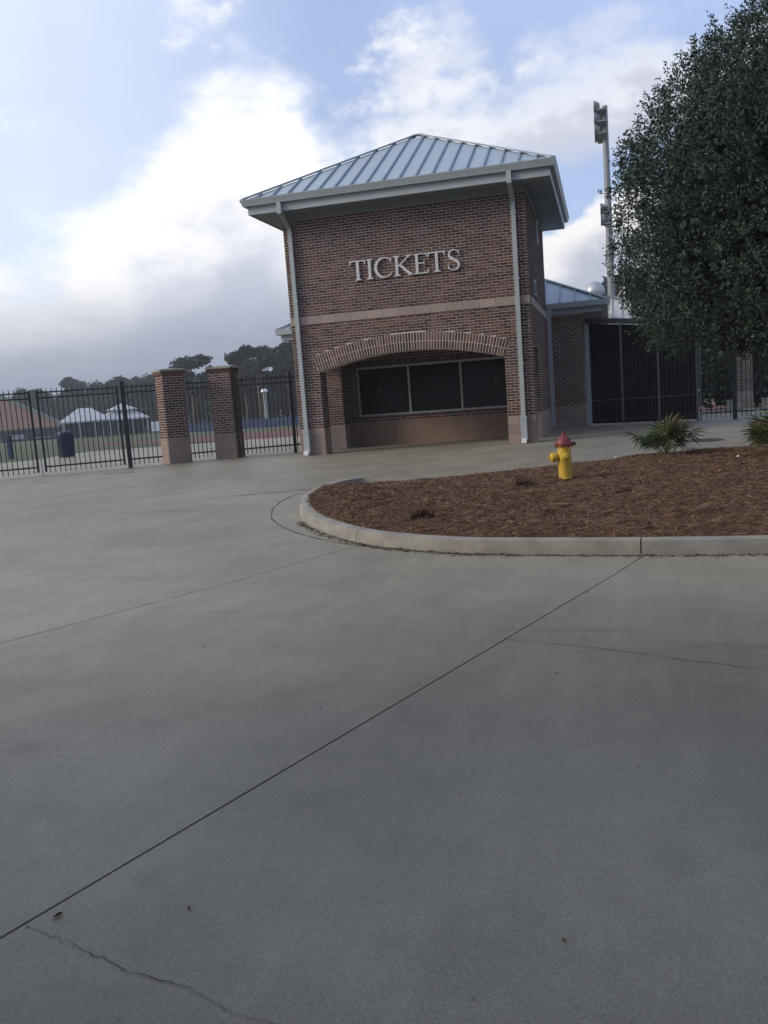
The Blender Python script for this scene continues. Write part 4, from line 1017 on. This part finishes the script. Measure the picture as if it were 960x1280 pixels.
# gymnasium
bo = goto(-114,150)
gy = thing('gymnasium', bo, 'long low hall with huge brown hip roof beyond the fence', 'building')
ux = Vector((0.79,0.61,0)).normalized(); uy = Vector((-0.61,0.79,0)).normalized(); O_ = Vector((-108.2,146.2,0))
def gp_(u, v, z): p = O_-ux*u+uy*v; return (p.x, p.y, z)
zb_ = gz(150)-0.4; ze_ = 0.3
m_ = MB().hexa([gp_(44,1,zb_),gp_(1,1,zb_),gp_(1,33,zb_),gp_(44,33,zb_)], [gp_(44,1,ze_),gp_(1,1,ze_),gp_(1,33,ze_),gp_(44,33,ze_)])
part('wall', m_, 'navy', gy, bo)
m_ = MB(); m_.add([gp_(46,-0.8,ze_),gp_(-0.8,-0.8,ze_),gp_(-0.8,35,ze_),gp_(46,35,ze_),gp_(34,17,11.2),gp_(17,17,11.2)], [(0,1,5,4),(1,2,5),(2,3,4,5),(3,0,4),(3,2,1,0)])
rf = part('roof', m_, 'shingle', gy, bo)
part('hip_cap', MB().obox(gp_(-0.8,-0.8,ze_+0.25), gp_(17,17,11.4), 0.9, 0.5), 'green', rf, bo)
part('hip_cap', MB().obox(gp_(17,17,11.4), gp_(34,17,11.4), 0.9, 0.5), 'green', rf, bo)
part('fascia', MB().obox(gp_(46,-0.85,ze_-0.15), gp_(-0.8,-0.85,ze_-0.15), 0.1, 0.3), 'green', rf, bo)
for u in (4,9,14,19,24,29,34):
    w_ = part('window', MB().obox(gp_(u+1.6,0.97,zb_+1.6), gp_(u-1.6,0.97,zb_+1.6), 0.06, 0.9), 'lens' if u == 9 else 'black', gy, bo)
    part('sill', MB().obox(gp_(u+1.7,0.95,zb_+1.1), gp_(u-1.7,0.95,zb_+1.1), 0.12, 0.1), 'white', w_, bo)
# white roofed pavilions
def pavilion(c, w, dpt, ze, h, label, clere=False):
    g0 = gz(c[1]); t = thing('pavilion', (c[0],c[1],g0), label, 'pavilion', 'white roofed pavilions', math.radians(37))
    z = ze-g0; a, b = w/2, dpt/2
    r = link('roof', MB().add([(-a,-b,z),(a,-b,z),(a,b,z),(-a,b,z),(-a*0.25,0,z+h),(a*0.25,0,z+h),(-a,-b,z-0.25),(a,-b,z-0.25),(a,b,z-0.25),(-a,b,z-0.25)],
        [(0,1,5,4),(1,2,5),(2,3,4,5),(3,0,4),(6,7,1,0),(7,8,2,1),(8,9,3,2),(9,6,0,3),(9,8,7,6)]).data('roof','fabric'), t)
    if clere: link('lantern', MB().box(-a*0.45,a*0.45,-b*0.45,b*0.45,z+h*0.55,z+h*0.8).add([(-a*0.6,-b*0.6,z+h*0.8),(a*0.6,-b*0.6,z+h*0.8),(a*0.6,b*0.6,z+h*0.8),(-a*0.6,b*0.6,z+h*0.8),(0,0,z+h*1.35)], [(0,1,4),(1,2,4),(2,3,4),(3,0,4),(3,2,1,0)]).data('lantern','fabric'), r)
    for sx in (-0.9,-0.3,0.3,0.9):
        for sy in (-0.9,0.9): link('post', MB().box(sx*a-0.09,sx*a+0.09,sy*b-0.09,sy*b+0.09,0,z).data('post','galv'), t)
    link('shade_sheet', MB().box(-a*0.85,a*0.85,b*0.6,b*0.65,0,z-0.3).data('shade_sheet','navy'), t)  # dark blue sheet standing for the shadow under the open roof
    return t
pavilion((-80.5,113.5), 8.4, 7, 1.1, 2.2, 'white hip roofed open pavilion nearest the brown roofed hall')
pavilion((-76.8,119.5), 8.6, 7, 1.0, 2.0, 'white pavilion with raised roof lantern, right of its neighbour', True)
# trash can
tcn = thing('trash_can', goto(-11.9,7.2), 'dark blue round trash can on the concrete behind the iron gate', 'trash can')
link('body', MB().lathe([(0.26,0.02),(0.29,0.06),(0.31,0.78),(0.33,0.8),(0.33,0.86)], 20).data('body','canblue',True), tcn)
link('lid', MB().lathe([(0.335,0.861),(0.33,0.9),(0.2,0.97),(0.05,0.985)], 20).data('lid','canblue',True), tcn)
bp_ = thing('short_post', goto(-16.2,9.6), 'short dark marker post standing in the grass left of the trash can', 'post')
link('post', MB().box(-0.1,0.1,-0.06,0.06,-0.05,0.85).data('post','navy'), bp_); link('cap', MB().box(-0.12,0.12,-0.08,0.08,0.85,0.9).data('cap','black'), bp_)
# blue field wall pads
fw_ = thing('field_wall', goto(-36,87), 'long low blue padded wall along the far side of the field', 'wall')
for i in range(16):
    x0 = -48+i*2.0; q = MB().box(x0+0.03, x0+1.97, 86.8, 87.1, gz(87)-0.05, -0.25); part('pad', q, 'padblue', fw_, goto(-36,87))
# goal post
gl = thing('goal_post', goto(-53.5,150), 'white football goal post upright and crossbar beyond the track', 'goal post')
gzv = gz(150)
link('crossbar', MB().tube([(-1.9,0,0.35-gzv),(3.7,0.0,0.35-gzv)], 0.13, 8).data('crossbar','white'), gl)
for x in (-1.9, 3.7): link('upright', MB().tube([(x,0,0.35-gzv),(x,0,6.5-gzv)], 0.11, 8).data('upright','white'), gl)
link('stand', MB().tube([(0.9,0,0),(0.9,0,0.35-gzv)], 0.14, 8).data('stand','white'), gl)
lp_ = thing('light_pole', goto(-38,92), 'grey light pole with small head before the dark trees', 'light pole')
link('pole', MB().tube([(0,0,0),(0,0,3.2-gz(92))], [0.26,0.2], 10).data('pole','galv'), lp_); link('head', MB().lathe([(0.2,3.15-gz(92)),(0.5,3.3-gz(92)),(0.42,3.62-gz(92)),(0.1,3.75-gz(92))], 12).data('head','white'), lp_)
sb = thing('signboard', goto(-37.5,60.4), 'plain white board on two legs standing behind the fence', 'signboard', None, math.radians(30))
link('board', MB().box(-0.55,0.55,-0.03,0.03,0.5,1.5).data('board','white'), sb)
for x in (-0.45,0.45): link('leg', MB().box(x-0.04,x+0.04,-0.02,0.02,0,0.5).data('leg','galv'), sb)
# pale blocks beyond right fence
for i, (x, y, w_) in enumerate(((12.2,12.4,0.55),(13.2,11.6,0.4))):
    o = thing('concrete_block', goto(x,y), ('wide' if i == 0 else 'narrow')+' pale concrete block behind the shaded iron fence', 'block', 'pale blocks behind the right fence')
    link('block', MB().hexa([(-w_/2,-0.2,0),(w_/2,-0.2,0),(w_/2,0.2,0),(-w_/2,0.2,0)], [(-w_/2+0.04,-0.16,0.36),(w_/2-0.04,-0.16,0.36),(w_/2-0.04,0.16,0.36),(-w_/2+0.04,0.16,0.36)]).data('block','curb'), o)
    link('cap', MB().box(-w_/2, w_/2, -0.18, 0.18, 0.361, 0.40).data('cap','curb'), o)

# ------------------------------------------------------------------ far trees
def pine_crown(h, w, seed, flat=False):
    r = random.Random(seed); P = []; Bz = []
    nb = 16
    for i in range(nb):
        a = r.random()*6.28; zz = h*(0.50+0.44*r.random()); rad = w*0.5*r.uniform(0.15, 0.75)*(1.15-0.6*(zz/h-0.5)/0.5 if not flat else 1.0)
        c_ = np.array([math.cos(a)*rad, math.sin(a)*rad, zz]); s_ = w*r.uniform(0.10, 0.21); n = 420
        q = rng.normal(size=(n,3)); q /= np.linalg.norm(q, axis=1, keepdims=True); q *= (rng.random(n)**0.4)[:,None]
        P.append(c_+q*np.array([s_, s_, s_*0.62]))
    P = np.concatenate(P); v, q = leaf_cards(P, 0.36, 0.24); return mesh_np('crown', v, q, 'leaf_far')
def oak_crown(h, w, seed):
    r = random.Random(seed); P = []
    for i in range(24):
        a = r.random()*6.28; zz = h*(0.34+0.54*r.random()); rad = w*0.5*r.uniform(0.2, 0.85)*math.sqrt(max(0.1, 1-((zz/h-0.45)/0.55)**2))
        c_ = np.array([math.cos(a)*rad, math.sin(a)*rad, zz]); s_ = w*r.uniform(0.10, 0.20); n = 420
        q = rng.normal(size=(n,3)); q /= np.linalg.norm(q, axis=1, keepdims=True); q *= (rng.random(n)**0.35)[:,None]
        P.append(c_+q*np.array([s_, s_, s_*0.8]))
    P = np.concatenate(P); v, q = leaf_cards(P, 0.38, 0.26); return mesh_np('crown', v, q, 'leaf_far')
proto = {}
for kk, fn in (('pine', lambda s: pine_crown(10, 6.0, s)), ('oak', lambda s: oak_crown(10, 8.5, s))):
    proto[kk] = [fn(s) for s in (1, 2, 3)]
tk = MB().tube([(0,0,-0.3),(0.1,0.05,3),(0,0.1,6),(0.05,0,9)], [0.28,0.22,0.16,0.06], 8).data('trunk','bark',True)
lbm = MB()
for a, z in ((0.3,4.5),(2.4,5.0),(4.4,5.6),(5.6,6.4)): lbm.tube([(0,0,z),(math.cos(a)*1.0,math.sin(a)*1.0,z+0.7),(math.cos(a)*1.9,math.sin(a)*1.9,z+1.6)], [0.12,0.08,0.03], 6)
lbm = lbm.data('limbs','bark',True)
def far_tree(kind, x, y, ztop, sx, label, i):
    s_ = (ztop-gz(y))/10.0
    t = thing('pine_tree' if kind == 'pine' else 'shade_tree', goto(x,y), label, 'tree', 'trees beyond the fence', i*1.7)
    for nm, me in (('trunk', tk), ('limbs', lbm), ('crown', proto[kind][i % 3])):
        o = link(nm, me, t); o.scale = (s_*sx, s_*sx, s_)
FT = [('oak',-134,172,11.0,1.0,'low rounded tree showing above the left end of the brown roof'),
 ('pine',-122.8,174,12.2,1.05,'round topped pine just right of the brown roof ridge'),
 ('oak',-111,168,10.4,0.95,'rounded tree above the gap between brown roof and pavilions'),
 ('pine',-103,162,10.8,1.0,'small pine above the nearer white pavilion'),
 ('oak',-96.5,158,11.0,1.15,'broad rounded tree above the lantern pavilion'),
 ('oak',-89,150,10.2,0.9,'rounded tree directly behind the heavy gate post'),
 ('oak',-79.5,140,9.9,1.0,'rounded tree left of the cornerwise pillar'),
 ('oak',-71,132,8.4,1.0,'lower tree just left of the cornerwise pillar top'),
 ('pine',-58.8,112,10.6,1.3,'tall spreading tree rising over the cornerwise pillar'),
 ('pine',-53.8,112,8.9,1.0,'lower pine seen in the gap between the brick pillars'),
 ('oak',-49.2,108,8.0,1.0,'dark tree filling the gap between the brick pillars'),
 ('pine',-45.9,104,10.2,1.0,'pine rising above the square pillar'),
 ('pine',-41.9,100,10.9,1.05,'tallest pine between square pillar and ticket building'),
 ('pine',-39.0,105,11.2,0.9,'slim pine next to the corner of the ticket building'),
 ('oak',-36.5,102,8.6,1.0,'shaded tree behind the low eave at the building corner'),
 ('oak',-33.0,104,8.6,1.0,'shaded tree mostly hidden behind the ticket building'),
 ('pine',10.0,97,15.2,1.2,'dark pine showing between the lamp mast and the big tree'),
 ('oak',13.0,99,14.6,1.2,'dark tree behind the big tree beyond the white shed')]
for i, a in enumerate(FT): far_tree(*a, i)
# far woods behind, read as one mass
def woods(name, segs, n, label, sz=0.8):
    P = []
    tot = sum(math.hypot(b[0]-a[0], b[1]-a[1])*h for a, b, h, dth in segs)
    for a, b, h, dth in segs:
        k_ = int(n*math.hypot(b[0]-a[0], b[1]-a[1])*h/tot); t = rng.random(k_)
        x = a[0]+(b[0]-a[0])*t+rng.normal(size=k_)*dth; y = a[1]+(b[1]-a[1])*t+rng.normal(size=k_)*dth
        hh = h*(0.86+0.22*np.array([mnoise.noise(Vector((p*0.16, q*0.16, 2.0)))+0.5 for p, q in zip(x, y)]))
        z = np.array([gz(q) for q in y])+hh*rng.random(k_)**0.75
        P.append(np.stack([x, y, z], 1))
    P = np.concatenate(P); v, q = leaf_cards(P, sz, sz*0.68); o = link(name, mesh_np(name, v, q, 'leaf_far')); tag(o, label, 'woods', kind='stuff')
woods('woodland', [((-150,178),(-95,170),10,4),((-95,170),(-66,138),8.6,3.5),((-66,138),(-48,114),8.6,3),((-48,114),(-20,112),8.6,3)], 52000, 'dark far woodland in one mass behind the field and pavilions')
woods('hedge', [((11.4,19),(27,19),4.8,0.9)], 42000, 'dark shaded shrubbery in one mass beyond the right-hand fence', 0.26)
woods('far_trees', [((-2,110),(60,104),9.0,4)], 16000, 'dark line of far trees in one mass behind the light mast')

# ------------------------------------------------------------------ haze
hb = MB().box(-470, 400, -120, 440, -13, 30).data('haze', None); fixn(hb)
hm = bpy.data.materials.new('haze_air'); hm.use_nodes = True; ht = hm.node_tree; ht.nodes.clear()
ho = ht.nodes.new('ShaderNodeOutputMaterial'); hv = ht.nodes.new('ShaderNodeVolumePrincipled')
hv.inputs['Density'].default_value = 0.0007; hv.inputs['Color'].default_value = (0.92, 0.95, 1.0, 1); hv.inputs['Anisotropy'].default_value = 0.1
ht.links.new(hv.outputs[0], ho.inputs['Volume']); hb.materials.append(hm)
tag(link('haze', hb), 'thin pale haze hanging in the air over the whole place', kind='stuff')
